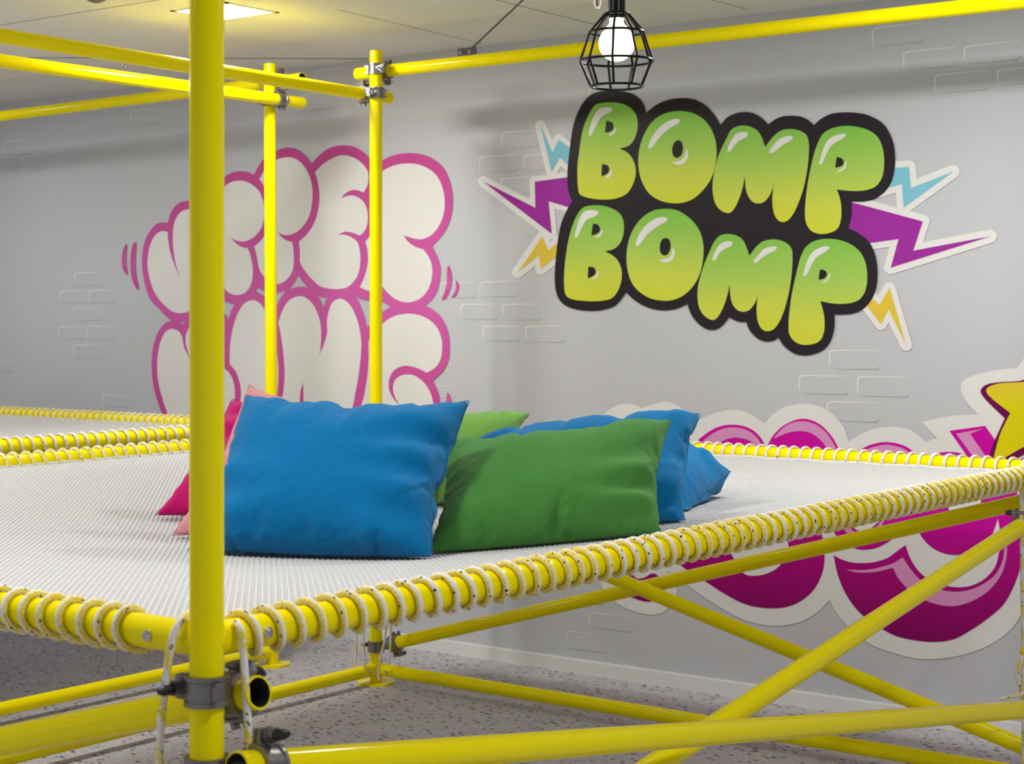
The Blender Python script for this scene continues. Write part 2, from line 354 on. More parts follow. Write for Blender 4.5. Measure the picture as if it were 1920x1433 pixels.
# 1) the big black, green and lime lettering
bomp = empty('wall_graphic', wp(1350, 420, 0), 'big printed BOMP BOMP bubble lettering in green and lime with black outline and lightning bolts', 'wall graphic')
SIL = [(1123, 172), (1147, 169.5), (1172, 172), (1189, 178), (1203, 190), (1209, 202), (1211, 212, 1), (1230, 197), (1252, 187.5), (1280, 184), (1304, 187.5), (1324, 199), (1339, 215), (1351, 234, 1),
       (1363.5, 220), (1380, 212.5), (1397, 210), (1414, 213), (1429, 222), (1440, 233.5, 1), (1454, 223.5), (1467, 218.5), (1484, 217), (1502.5, 219), (1516, 226), (1526, 234.5, 1), (1538.6, 223.5), (1557, 214), (1577, 211), (1599, 211), (1620.6, 214), (1640.8, 222), (1657.5, 234),
       (1669, 252), (1676, 272), (1678.5, 297), (1677, 320.6), (1671, 342), (1657.5, 361), (1641, 372.5), (1620.6, 378), (1596.7, 378.4, 1), (1597, 392.6), (1595.5, 411), (1590.5, 428, 1), (1602, 433), (1617.5, 442.6), (1631, 456), (1639, 472), (1644, 492), (1645.6, 514),
       (1642.6, 540.5), (1634, 562), (1619, 579), (1600.7, 587.5), (1580.6, 590), (1564.7, 589.5, 1), (1565, 606), (1563, 622.6), (1555.5, 643), (1544, 656), (1527, 663.7), (1510, 666.5), (1492, 664), (1477, 655), (1467.6, 646), (1459.7, 633, 1), (1451, 638.5), (1437.4, 640.5),
       (1424, 637), (1410.6, 626), (1402, 612.6), (1399.7, 603.7, 1), (1389, 604), (1377, 600.5), (1367, 595, 1), (1357, 607.5), (1347, 616), (1335, 619), (1322, 616), (1308.4, 606), (1296.7, 591), (1288.6, 570, 1), (1274, 577), (1259, 581), (1240.4, 582), (1220, 578.5), (1202, 571),
       (1187, 561), (1174, 548.4, 1), (1164, 562), (1154, 572.7), (1139, 579), (1120.5, 582.7), (1097, 582.7), (1073.6, 578.5), (1057, 571), (1046.8, 559), (1041.7, 542.5), (1040, 521), (1041, 497), (1043.4, 470.5), (1047, 443.7), (1053.5, 415), (1065, 390), (1073, 377.5, 1),
       (1067.7, 366), (1064.3, 347.6), (1064, 319), (1067, 290.6), (1070, 264), (1075, 235.4), (1083.6, 210), (1095, 190), (1107, 178.4)]
decal('outline', [SIL], 4, M['vinylblack'], bomp)
S6 = 5.97
LET = [
 (1030, 160, [(520, 215), (560, 203), (700, 190), (820, 208), (910, 255), (970, 330), (990, 430), (975, 540), (935, 630), (880, 680), (782, 708, 1), (870, 750), (930, 820), (965, 920), (965, 1010), (935, 1110), (880, 1200), (800, 1250), (700, 1275), (600, 1280), (500, 1272), (400, 1250), (340, 1220), (322, 1160), (315, 1050), (315, 900), (335, 740), (365, 540), (400, 420), (450, 310), (490, 245)],
  [[(638, 398, 1), (690, 408), (716, 440), (712, 490), (680, 518), (622, 530, 1)], [(588, 885, 1), (640, 890), (668, 920), (665, 965), (640, 995), (582, 1020, 1)]],
  [[(440, 530), (470, 420), (505, 330), (550, 270), (620, 247), (690, 252), (710, 275), (690, 300), (620, 330), (570, 370), (530, 440), (490, 520), (465, 565), (443, 560)], [(742, 468), (752, 485), (740, 520), (715, 550), (685, 563), (662, 555), (670, 545), (700, 530), (725, 500)], [(698, 932), (706, 960), (695, 1000), (665, 1030), (630, 1038), (625, 1030), (655, 1005), (680, 970)]]),
 (1180, 180, [(600, 170), (720, 195), (830, 260), (910, 360), (960, 480), (977, 620), (965, 760), (930, 890), (870, 1000), (780, 1100), (680, 1170), (560, 1200), (430, 1195), (320, 1160), (220, 1090), (150, 980), (110, 850), (100, 700), (120, 560), (165, 430), (230, 320), (320, 235), (430, 185), (520, 170)],
  [[(545, 495), (580, 510), (598, 560), (595, 620), (575, 670), (535, 693), (500, 680), (480, 630), (483, 570), (510, 515)]],
  [[(212, 575), (225, 520), (280, 420), (340, 350), (420, 290), (510, 258), (560, 260), (572, 278), (555, 305), (470, 350), (380, 420), (310, 500), (250, 580), (225, 592)], [(640, 595), (658, 620), (655, 680), (620, 745), (570, 770), (510, 762), (480, 742), (520, 735), (590, 708), (620, 670), (628, 610)]]),
 (1330, 200, [(380, 210), (460, 225), (530, 262), (580, 330), (625, 450, 1), (720, 330), (800, 270), (900, 250), (1000, 265), (1080, 310), (1110, 380), (1115, 480), (1105, 640), (1080, 800), (1040, 960), (980, 1120), (920, 1230), (860, 1285), (800, 1290), (750, 1250), (720, 1180), (705, 1060), (710, 960), (728, 855, 1), (700, 940), (650, 1030), (600, 1073), (550, 1085), (490, 1070), (440, 1010), (410, 930), (398, 780, 1), (375, 900), (330, 1040), (280, 1140), (230, 1190), (190, 1190), (120, 1155), (70, 1090), (45, 1010), (35, 900), (45, 780), (80, 620), (130, 480), (190, 360), (240, 265), (300, 225)], [],
  [[(203, 505), (205, 470), (250, 370), (300, 305), (370, 283), (425, 288), (433, 315), (400, 350), (330, 385), (280, 440), (230, 500), (210, 510)], [(670, 520), (672, 495), (720, 430), (790, 360), (860, 332), (930, 333), (935, 352), (890, 395), (820, 432), (750, 488), (700, 522)]]),
 (1490, 200, [(600, 215), (720, 230), (830, 265), (920, 330), (975, 430), (1000, 560), (998, 700), (970, 810), (910, 890), (820, 930), (700, 945), (580, 940), (472, 928, 1), (505, 1020), (522, 1130), (520, 1240), (490, 1350), (430, 1400), (330, 1425), (250, 1420), (180, 1385), (130, 1310), (115, 1220), (120, 1080), (140, 900), (180, 680), (225, 500), (270, 380), (320, 300), (400, 250), (500, 222)],
  [[(470, 566, 1), (520, 575), (548, 610), (540, 650), (510, 670), (453, 683, 1)]],
  [[(275, 645), (285, 590), (320, 480), (360, 390), (420, 340), (500, 310), (570, 305), (575, 320), (540, 355), (460, 400), (400, 450), (350, 540), (310, 630), (290, 655)], [(580, 612), (583, 640), (565, 690), (530, 720), (488, 725), (482, 712), (525, 695), (555, 665), (570, 620)]]),
 (1030, 370, [(400, 105), (500, 90), (600, 95), (700, 125), (780, 175), (825, 250), (835, 350), (820, 450), (780, 530), (720, 580), (622, 605, 1), (700, 645), (760, 700), (800, 780), (812, 860), (800, 960), (760, 1060), (700, 1130), (620, 1155), (500, 1165), (380, 1160), (270, 1145), (200, 1115), (175, 1070), (165, 980), (165, 860), (185, 650), (220, 450), (265, 300), (310, 200), (355, 135)],
  [[(488, 295, 1), (540, 305), (565, 345), (560, 385), (530, 408), (470, 427, 1)], [(435, 778, 1), (490, 783), (518, 820), (512, 860), (480, 888), (430, 908, 1)]],
  [[(285, 440), (300, 360), (330, 260), (370, 180), (420, 148), (500, 145), (550, 165), (545, 185), (500, 220), (430, 245), (390, 290), (350, 370), (315, 445), (297, 455)], [(592, 360), (600, 380), (585, 420), (550, 450), (515, 453), (510, 440), (550, 425), (575, 390)], [(545, 820), (553, 850), (540, 890), (510, 920), (478, 920), (475, 910), (510, 890), (530, 850)]]),
 (1160, 370, [(540, 130), (650, 145), (750, 200), (850, 290), (920, 410), (950, 550), (945, 690), (920, 820), (870, 940), (790, 1045), (690, 1120), (580, 1155), (460, 1155), (350, 1130), (240, 1065), (160, 980), (110, 860), (88, 720), (95, 570), (130, 430), (200, 300), (290, 205), (400, 145)],
  [[(530, 455), (565, 475), (580, 530), (570, 600), (545, 640), (510, 652), (475, 630), (460, 580), (468, 510), (495, 465)]],
  [[(192, 530), (200, 480), (250, 380), (320, 300), (410, 240), (500, 220), (545, 235), (540, 262), (480, 300), (380, 365), (310, 430), (250, 510), (215, 545), (198, 543)], [(610, 562), (630, 600), (620, 660), (590, 710), (550, 730), (490, 725), (453, 705), (500, 693), (560, 675), (595, 630), (600, 575)]]),
 (1290, 430, [(440, 52), (530, 65), (610, 115), (650, 190), (687, 298, 1), (760, 200), (830, 140), (920, 115), (1020, 120), (1110, 160), (1160, 220), (1170, 310), (1165, 450), (1140, 650), (1100, 830), (1040, 1000), (970, 1110), (910, 1140), (850, 1135), (800, 1080), (775, 1000), (768, 880), (775, 790), (787, 705, 1), (765, 790), (720, 870), (670, 915), (620, 925), (560, 910), (510, 860), (480, 780), (465, 620, 1), (440, 740), (400, 860), (350, 960), (300, 1012), (260, 1015), (180, 965), (130, 890), (108, 780), (110, 660), (140, 520), (190, 370), (240, 250), (300, 130), (360, 70)], [],
  [[(272, 345), (278, 310), (320, 220), (370, 160), (430, 135), (490, 140), (500, 165), (480, 190), (410, 220), (360, 260), (320, 325), (290, 352)], [(737, 375), (740, 345), (790, 285), (850, 220), (920, 197), (990, 197), (995, 215), (960, 245), (880, 285), (820, 330), (770, 372), (745, 380)]]),
 (1460, 430, [(560, 107), (680, 120), (800, 165), (900, 240), (960, 340), (988, 460), (988, 600), (960, 710), (905, 785), (830, 820), (720, 835), (600, 830), (466, 805, 1), (495, 900), (513, 1010), (510, 1130), (480, 1225), (430, 1270), (320, 1295), (230, 1285), (160, 1240), (118, 1170), (110, 1080), (120, 930), (145, 740), (180, 570), (215, 420), (250, 300), (295, 210), (370, 145), (460, 115)],
  [[(463, 448, 1), (515, 460), (540, 490), (530, 530), (505, 553), (445, 565, 1)]],
  [[(275, 520), (290, 450), (330, 330), (375, 260), (440, 215), (510, 193), (570, 195), (565, 215), (520, 255), (430, 310), (390, 360), (350, 440), (310, 510), (285, 532)], [(572, 482), (580, 510), (565, 555), (530, 590), (500, 604), (485, 597), (520, 575), (550, 545), (565, 500)]]),
]
for (ox, oy, body, holes, his) in LET:
    lt = decal('letter', [T(ox, oy, S6, body)], 5, M['green'], bomp)
    for h in holes: decal('counter', [T(ox, oy, S6, h)], 6, M['vinylblack'], lt)
    for h in his: decal('highlight', [T(ox, oy, S6, h)], 6, M['vinylwhite'], lt)
BOLTS = [(880, 200, 4.215, [(563, 150), (655, 365), (705, 262), (880, 390), (880, 550), (712, 400), (650, 515)], 10.5, 'cyan'),
 (880, 200, 4.215, [(108, 592), (522, 800), (517, 593), (777, 558), (900, 540), (900, 830), (790, 797), (625, 748), (650, 1005)], 10, 'purple'),
 (880, 200, 4.215, [(383, 1310), (577, 1027), (622, 1137), (695, 1080), (800, 1000), (800, 1100), (685, 1187), (568, 1282), (547, 1172)], 11, 'bolt_yellow'),
 (1580, 280, S6, [(400, 220), (742, 198), (762, 435), (1235, 250), (683, 652), (660, 385), (520, 430), (400, 470)], 12.5, 'cyan'),
 (1580, 280, S6, [(0, 565), (100, 592), (897, 808), (790, 1135), (1650, 975), (538, 1325), (625, 1005), (300, 1050), (0, 1090)], 12.5, 'purple'),
 (1580, 500, 7.96, [(350, 380), (455, 480), (545, 575), (700, 318), (948, 1175), (685, 640), (572, 862), (365, 590), (250, 450)], 11, 'bolt_yellow')]
for i, (ox, oy, s, pts, w, mm) in enumerate(BOLTS):
    P = T(ox, oy, s, pts); bo = decal('lightning_bolt', [P], 2.6 + .1 * i, M[mm], bomp, sm=False)
    decal('border', [offset(P, w)], 1 + .2 * i, M['vinylwhite'], bo, sm=False)

# 2) the pink outlined graffiti
graf = empty('wall_graphic', wp(560, 540, 0), 'white bubble graffiti with pink outlines on the grey wall, behind the yellow posts', 'wall graphic')
TA = lambda l: T(220, 360, 5.97, l)
TB = lambda l: T(400, 270, 4.94, l)
TC = lambda l: T(600, 260, 4.623, l)
TD = lambda l: T(220, 540, 5.647, l)
TE = lambda l: T(540, 530, 5.512, l)
PS = [(266, 494), (267, 474), (270, 457), (277, 440), (287, 426), (295, 419.5), (305.4, 417), (315, 418, 1), (319, 402), (325.5, 390), (337, 380), (350.6, 376.7), (370, 377), (388, 372, 1), (400, 348), (421, 331.7), (430, 325.7), (446.6, 321.6), (463, 322.6), (476, 327.7, 1),
      (483, 314.5), (491, 302), (501, 291), (515, 283.8), (529.6, 278.5), (543.7, 277), (558, 281), (572, 291), (584, 307.4, 1), (600, 290), (617, 278), (641, 272.5), (665, 276), (682, 286), (693, 295.7), (705, 310, 1), (717, 301), (734, 292.4), (756, 287.7), (781.7, 288), (807.7, 295.7),
      (829, 312), (842, 335.7), (848.8, 368), (846.6, 400.6), (838, 426.6), (825, 446), (810, 461.6, 1), (820.6, 483), (826, 504.4), (824, 528), (817.6, 550), (808.5, 562.7), (797, 573.5, 1), (812, 581), (828.5, 597), (839.4, 620.7), (843, 648), (841, 675), (830, 697), (812, 714, 1), (819.4, 729.6),
      (824, 747.7), (826, 775), (815, 810), (780, 840), (700, 850), (560, 850), (440, 850), (370, 848), (335, 830), (306.8, 782.6), (296, 754), (288, 726), (284.6, 694), (285.5, 660), (290, 639), (298, 619.7), (308.5, 607), (321, 601, 1), (308.5, 591), (298, 579), (282, 562.7), (273.6, 541), (268.6, 519)]
H1 = [(337.8, 603.7, 1), (346.6, 602, 1), (343.4, 608.7, 1)]
H2 = TD([(1090, 110, 1), (1135, 140), (1200, 165), (1240, 175, 1), (1205, 240), (1175, 340, 1), (1150, 290), (1100, 250, 1)])
H3 = TD([(1467, 38, 1), (1485, -10, 1), (1545, 35), (1610, 52), (1680, 52), (1740, 40), (1790, 12, 1), (1750, 75), (1710, 135), (1680, 215, 1), (1655, 170), (1600, 110), (1540, 75)])
H4 = TB([(785, 1215, 1), (830, 1280), (880, 1335, 1), (830, 1323), (760, 1328), (695, 1352, 1), (730, 1310), (760, 1265)])
H5 = TE([(290, 125, 1), (340, 150), (405, 160, 1), (383, 205), (365, 258, 1), (340, 195)])
H6 = TE([(670, 110, 1), (740, 165), (832, 187), (930, 185), (1000, 215), (1062, 250, 1), (975, 305), (900, 370), (832, 448), (815, 466, 1), (795, 370), (755, 250), (720, 175)])
base = decal('pink_outline', [PS, H1, H2, H3, H4, H5, H6], 2, M['pink'], graf)
W4 = TB([(942, 262, 1), (1000, 200), (1080, 145)]) + TC([(190, 143), (290, 165), (370, 220), (415, 290), (418, 380), (400, 430), (378, 468, 1), (330, 448), (280, 445), (220, 475), (180, 518, 1), (240, 497), (300, 497), (360, 530), (400, 590), (415, 680), (405, 760), (380, 810), (343, 840, 1), (280, 815), (220, 808), (150, 832, 1), (220, 835), (280, 860), (325, 900), (345, 970), (350, 1060), (335, 1160), (300, 1230), (240, 1285), (180, 1302), (100, 1303), (0, 1280)]) + TB([(930, 1270), (860, 1190), (805, 1100), (803, 1000), (793, 905, 1), (860, 845), (920, 760), (960, 660), (982, 540), (980, 420), (960, 320)])
GL = [TA([(515, 437), (565, 450, 1), (570, 540), (590, 660), (640, 820), (708, 970, 1), (660, 830), (635, 700), (622, 560), (628, 400), (660, 290), (720, 220), (790, 195), (900, 210), (1040, 350), (1100, 620), (1090, 1000), (1000, 1220), (880, 1310), (795, 1340), (740, 1355), (680, 1357), (600, 1330), (500, 1240), (420, 1130), (370, 1000), (340, 850), (340, 740), (360, 620), (400, 520), (450, 460)]),
      TB([(98, 405), (150, 360), (230, 340), (300, 348), (370, 385), (425, 440), (455, 510), (473, 620), (455, 750), (410, 830), (340, 885), (280, 905), (200, 890), (153, 862, 1), (220, 930), (280, 960), (320, 965, 1), (345, 1040), (362, 1120), (365, 1210), (345, 1310), (290, 1380), (210, 1400), (140, 1375), (98, 1330), (60, 1200), (50, 900), (60, 520)]),
      TB([(427, 325, 1), (450, 285), (500, 200), (570, 155), (640, 128), (720, 125), (790, 155), (850, 220), (895, 310), (918, 420), (915, 540), (890, 660), (840, 750), (780, 810), (700, 845), (640, 838), (590, 812, 1), (630, 860), (680, 895), (730, 908, 1), (742, 980), (747, 1080), (735, 1170), (695, 1240), (640, 1285), (570, 1298), (510, 1270), (455, 1210), (425, 1160), (405, 1050), (380, 950, 1), (450, 885), (500, 800), (525, 650), (510, 500), (465, 385)]),
      W4,
      TC([(540, 285), (620, 240), (720, 217), (830, 220), (930, 255), (1010, 320), (1060, 420), (1082, 550), (1070, 660), (1030, 760), (960, 840), (880, 873), (800, 862), (725, 838, 1), (760, 890), (830, 940), (895, 960, 1), (940, 1020), (970, 1100), (972, 1190), (945, 1290), (890, 1370), (820, 1410), (740, 1420), (650, 1390), (580, 1330), (545, 1285), (525, 1240, 1), (480, 1330), (425, 1322), (345, 1288, 1), (385, 1200), (412, 1090), (413, 980), (393, 895, 1), (460, 800), (485, 600), (475, 450), (505, 330)]),
      TD([(580, 433), (650, 460), (685, 520), (705, 620), (755, 725), (790, 780, 1), (740, 650), (722, 560), (735, 470), (800, 380), (950, 350), (1080, 450), (1110, 650), (1112, 830), (1125, 845), (1180, 895), (1225, 980), (1243, 1080), (1238, 1220), (1200, 1400), (1100, 1600), (900, 1690), (700, 1650), (560, 1400), (480, 1180), (435, 1000), (422, 850), (430, 700), (455, 580), (500, 480), (540, 445)]),
      TD([(1435, 130), (1500, 155), (1550, 215), (1610, 330), (1655, 480), (1690, 680), (1705, 850), (1700, 1050), (1680, 1200), (1600, 1400), (1350, 1400), (1300, 1300), (1310, 1100), (1290, 980), (1250, 880), (1190, 810, 1), (1190, 700), (1200, 550), (1230, 400), (1280, 260), (1350, 160)]),
      TD([(1705, 370, 1), (1740, 260), (1800, 150), (1860, 105), (1920, 88)]) + TE([(125, 140), (190, 160), (260, 230), (310, 330), (340, 460), (342, 600), (335, 690), (322, 755, 1), (370, 640), (400, 540), (405, 470), (402, 400), (415, 320), (450, 220), (500, 175), (550, 168), (600, 190), (660, 260), (710, 370), (740, 480), (757, 620), (750, 780), (730, 950), (700, 1120), (665, 1300), (600, 1500), (300, 1500), (170, 1300), (163, 1230), (157, 1030, 1), (130, 1120), (122, 1220), (100, 1400), (0, 1450)]) + TD([(1720, 1300), (1755, 1120), (1772, 900), (1760, 720), (1735, 520)]),
      TE([(972, 430), (1060, 365), (1160, 330), (1270, 322), (1380, 345), (1480, 400), (1550, 480), (1590, 600), (1592, 700), (1575, 800), (1520, 880), (1435, 932, 1), (1360, 895), (1280, 868), (1200, 862), (1120, 890), (1065, 950), (1040, 1040), (1050, 1120), (1090, 1200), (1150, 1265, 1), (1100, 1170), (1085, 1100), (1100, 1020), (1150, 970), (1220, 950), (1300, 960), (1380, 1010), (1440, 1080), (1480, 1160), (1500, 1250), (1480, 1400), (1300, 1500), (900, 1500), (750, 1400), (752, 1300), (790, 1150), (822, 950), (834, 750), (834, 610), (850, 560), (900, 490)])]
for l in GL: decal('white_letter', [l], 3, M['vinylwhite'], graf)
for l in (TA([(100, 578), (108, 600), (103, 700), (103, 820), (113, 925), (105, 930), (65, 870), (48, 780), (58, 680), (85, 600)]), TA([(205, 558), (213, 580), (208, 680), (205, 800), (210, 920), (240, 1090), (225, 1095), (180, 1020), (150, 900), (145, 780), (155, 660), (185, 570)]),
          TC([(1115, 1100), (1140, 1170), (1142, 1250), (1120, 1330), (1080, 1395), (1055, 1400), (1080, 1330), (1098, 1250), (1100, 1160), (1105, 1110)]), TE([(1735, -25), (1768, 30), (1760, 80), (1730, 140), (1690, 158), (1720, 100), (1735, 40)]), TE([(1652, 1135), (1680, 1190), (1692, 1290), (1640, 1290), (1640, 1180)])):
    decal('motion_mark', [l], 2, M['pink'], graf)

# 3) the magenta bubble lettering with the star
mag = empty('wall_graphic', wp(1600, 980, 0), 'magenta bubble letters with a thick white outline and a yellow star, low on the wall', 'wall graphic')
MW = [(1120, 800), (1137, 773), (1153, 762), (1177, 757), (1192, 760), (1203, 766, 1), (1227, 757.5), (1247, 753), (1263, 757), (1280, 768), (1305, 790, 1), (1318, 784), (1337, 776), (1375, 768.7), (1403, 775), (1433.5, 794.5, 1), (1448, 778), (1473, 763), (1508, 757.5), (1538.5, 763), (1563, 779), (1581, 800), (1591.5, 828, 1),
      (1616, 813), (1640.6, 804), (1665, 801), (1683, 800.5), (1706, 806.6), (1721.4, 816.6), (1735.7, 829.6, 1), (1746, 825), (1757, 822, 1), (1728, 791.7, 1), (1775, 781), (1833.4, 777, 1), (1816.6, 759.8), (1805.8, 743), (1801, 727.5), (1804, 716.8), (1821, 706), (1859.5, 696), (1890, 691.5), (1907.6, 690, 1), (1920, 671.5), (1945, 630, 1), (1985, 690), (2070, 700, 1), (2030, 800), (2040, 930), (2000, 1040), (1960, 1100),
      (1920, 1146), (1896, 1180), (1860.7, 1206.6), (1820.5, 1224), (1770, 1234.8), (1720, 1235.5), (1679.6, 1226), (1651.7, 1217), (1628, 1206), (1594.4, 1179.6), (1572, 1154.5), (1555, 1125, 1), (1537.7, 1144), (1512.6, 1161), (1487.5, 1170), (1454, 1174), (1420.5, 1170), (1390, 1161), (1353.5, 1141), (1320, 1120), (1295, 1102), (1264, 1080.6), (1248, 1068.7, 1),
      (1262, 1085), (1270, 1108), (1258.4, 1134.8), (1247.6, 1145.6), (1228.6, 1153), (1208, 1151.7), (1181, 1144), (1159.6, 1133.4), (1135, 1113), (1125.7, 1094), (1112, 1060), (1100, 980), (1105, 880)]
decal('white_outline', [MW], 1, M['vinylwhite'], mag)
zlo, zhi = wp(1700, 1204, 0).z, wp(1700, 850, 0).z
ML = [[(1300, 834), (1315, 820), (1337, 805), (1357, 798), (1378, 796.7), (1400, 801), (1418, 811.7), (1430, 826.7), (1437, 842, 1), (1443.8, 826), (1454, 811.5), (1470, 797.6), (1487.5, 789), (1502, 785.5), (1521, 788), (1540, 798), (1557.5, 816), (1567.7, 832), (1575, 848.6), (1583, 895), (1572, 945), (1548, 975), (1540, 998.5), (1544, 1015), (1545.8, 1053.8), (1541, 1077), (1526, 1105.7), (1504, 1125.8), (1479, 1137.5), (1454, 1141), (1420.5, 1139), (1395, 1132.5), (1362, 1115.8), (1327.5, 1094), (1295, 1073), (1273, 1057.6), (1240, 1015), (1235, 940), (1255, 880)],
      [(1140, 1070), (1146, 1085), (1160, 1103), (1176, 1116), (1195, 1124.6), (1216, 1128.7), (1233, 1124), (1245, 1110), (1245, 1095), (1238, 1086), (1230, 1077), (1220.5, 1076), (1211, 1082), (1195, 1085), (1180, 1070), (1168, 1050), (1148, 1050)],
      [(1610, 846), (1623, 838), (1640, 832), (1661, 829), (1687, 833), (1703, 840), (1720, 856), (1735, 900), (1725, 950), (1708, 978), (1680, 1005), (1661, 1019), (1642, 1028), (1624, 1031), (1611, 1030.5), (1590, 1023), (1573, 1010), (1563, 996), (1555, 960), (1560, 910), (1580, 870)],
      [(1906, 920), (1914, 965), (1917, 1015.7), (1913.5, 1061), (1901, 1098.6), (1881, 1134), (1850.6, 1161), (1820.5, 1181.5), (1788, 1199), (1752.7, 1204), (1720, 1201.6), (1682, 1193.5), (1660, 1183), (1624.5, 1160), (1603, 1139), (1586, 1114), (1573.5, 1086), (1566.5, 1061), (1563, 1041.4, 1), (1576, 1048.4), (1596, 1054.7), (1618, 1056), (1640.5, 1054), (1665.6, 1045.6), (1679.6, 1035.4), (1698, 1022, 1), (1702, 1035.4), (1710, 1053.5), (1721.5, 1070), (1737, 1084), (1758, 1095), (1780, 1100), (1798, 1101.6), (1820.5, 1098.6), (1845.6, 1086), (1865.7, 1063), (1873, 1036), (1876, 1005), (1871, 972, 1), (1861, 1000), (1850, 1017), (1830, 1032), (1803, 1040), (1780, 1040), (1757.7, 1033), (1740, 1020.7), (1727.5, 1005.6), (1715, 980), (1712, 940), (1725, 890), (1743, 857), (1755, 851), (1770, 848), (1790, 848), (1811, 852, 1), (1780, 808, 1), (1847, 798.6, 1), (1865, 825), (1890, 870)],
      [(1895, 905, 1), (1900, 872), (1920, 858), (1950, 845), (2000, 860), (2020, 900), (1990, 960), (1940, 960), (1925, 930)]]
for i, l in enumerate(ML):
    lt = decal('magenta_letter', [l], 2 + .12 * i, M['magenta'], mag, vr=(zlo, zhi))
    if i == 0:
        decal('letter_gap', [[(1345, 1000), (1368.6, 1035), (1378, 1052, 1), (1385, 1066), (1399, 1078), (1415, 1080), (1437, 1076), (1457, 1065.5), (1473, 1045), (1478, 1030), (1477, 1015), (1465, 980), (1420, 960), (1370, 960)]], 3, M['vinylwhite'], lt)
        decal('highlight', [[(1311, 835, 1), (1313, 833)] + T(1120, 740, 6, [(1250, 470), (1400, 390), (1530, 370), (1680, 400), (1790, 480), (1850, 580), (1860, 640, 1), (1800, 600), (1720, 525), (1600, 487), (1480, 495), (1380, 540), (1330, 575), (1250, 640)])], 3, M['lightpink'], lt)
        decal('highlight', [T(1400, 740, 6.857, [(345, 570, 1), (430, 465), (540, 380), (700, 343), (850, 370), (980, 450), (1080, 570), (1165, 735), (1180, 850, 1), (1100, 780), (980, 620), (880, 525), (770, 480), (660, 470), (540, 490), (430, 530)])], 3, M['lightpink'], lt)
    if i == 2:
        decal('letter_gap', [[(1590, 930), (1650, 925), (1660, 950), (1649, 976), (1640, 985), (1629, 993), (1615, 996), (1603, 992), (1597, 986), (1588, 965)]], 3, M['vinylwhite'], lt)
        decal('highlight', [[(1617, 849), (1630, 841), (1648, 836), (1663, 834), (1680, 837), (1691, 840), (1704, 848), (1714, 856), (1722, 880, 1), (1700, 870), (1660, 866), (1625, 872), (1600, 880, 1)]], 3, M['lightpink'], lt)
        decal('highlight', [[(1581, 988), (1588, 1000), (1600, 1007), (1616, 1009), (1632, 1004), (1649, 992), (1660, 972, 1), (1650, 981), (1640, 991), (1628, 999), (1614, 1002), (1601, 997), (1592, 985), (1582, 970, 1)]], 3.2, M['lightpink'], lt)
    if i == 3:
        decal('letter_gap', [[(1775, 930), (1776.5, 949), (1784, 962), (1800, 972), (1820, 968), (1835, 955), (1840, 934), (1838, 915), (1800, 905)]], 3, M['vinylwhite'], lt)
        decal('highlight', [[(1586, 1068.6, 1), (1603, 1073), (1624, 1074), (1644.7, 1072), (1674.7, 1065, 1), (1681, 1079), (1690.8, 1093), (1704, 1105.6), (1720, 1118), (1740, 1128), (1770, 1136), (1795, 1136), (1825.5, 1126), (1855.7, 1106), (1878, 1076), (1887, 1046), (1888, 1020.7), (1885, 1010, 1), (1883, 1030), (1880, 1051), (1865.7, 1078.5), (1840.6, 1097), (1815.5, 1107), (1790, 1110), (1767.7, 1107), (1745, 1099), (1727, 1089), (1710, 1070.7), (1692.4, 1045.6, 1), (1674, 1056.7), (1651.7, 1063.7), (1624, 1069), (1603, 1069)]], 3, M['lightpink'], lt)
        decal('highlight', [[(1792.8, 813.5, 1), (1844, 804, 1), (1818.9, 813.5, 1), (1852.6, 862.6, 1), (1828, 861, 1)]], 3, M['lightpink'], lt)
        decal('highlight', [[(1752, 862, 1), (1762, 855), (1776, 852), (1797, 853.5), (1812, 856), (1830, 862, 1), (1810, 872), (1770, 872)]], 3, M['lightpink'], lt)
st = decal('star_outline', [[(1920, 712), (1875, 716.8), (1853.4, 720), (1842.6, 726), (1838.5, 733.7), (1844, 744.4), (1884, 784.3, 1), (1875, 804), (1862.6, 832), (1853.4, 864), (1848, 895, 1), (1878, 877), (1920, 852), (1955, 838, 1), (2020, 885, 1), (1998, 785, 1), (2045, 712, 1), (1980, 708, 1), (1950, 640, 1), (1932, 700)]], 4, M['darkmag'], mag)
decal('star', [[(1920, 716), (1880, 718.5), (1862, 722), (1852, 727), (1849, 733), (1853, 741), (1894.5, 775, 1), (1888, 787), (1875, 815), (1864, 855), (1860, 873, 1), (1880, 861), (1920, 838), (1952, 824, 1), (2010, 868, 1), (1990, 782, 1), (2035, 717, 1), (1975, 713, 1), (1949, 655, 1), (1935, 712, 1)]], 5, M['star'], st)

# printed brick outlines, part of the wall
hi_, lo_ = MB(), MB()
BR = [(1635, 52, 1734, 79), (1693, 97, 1795, 124), (1807, 86, 1914, 112), (1752, 140, 1857, 168), (1869, 130, 1985, 152), (940, 248, 1012, 275), (898, 294, 972, 321), (981, 291, 1052, 317), (939, 334, 1012, 362), (899, 528, 972, 557), (826, 530, 892, 559),
      (863, 570, 933, 600), (942, 570, 1016, 601), (905, 611, 975, 641), (985, 611, 1060, 643), (140, 511, 190, 536), (112, 545, 163, 569), (165, 544, 217, 569), (137, 577, 188, 602), (110, 612, 160, 637), (163, 611, 215, 638), (137, 646, 188, 672), (192, 740, 241, 765), (215, 773, 265, 799),
      (245, 208, 298, 232), (6, 265, 58, 289), (40, 293, 85, 317), (-12, 297, 33, 320), (-25, 676, 24, 699), (591, 132, 655, 158), (560, 178, 628, 203), (1554, 656, 1650, 694), (1498, 703, 1592, 741), (1607, 705, 1705, 746), (1550, 752, 1648, 793), (1103, 1147, 1183, 1187), (1061, 1182, 1138, 1226), (1050, 1098, 1130, 1136), (795, 722, 855, 748), (1103, 165, 1190, 190)]
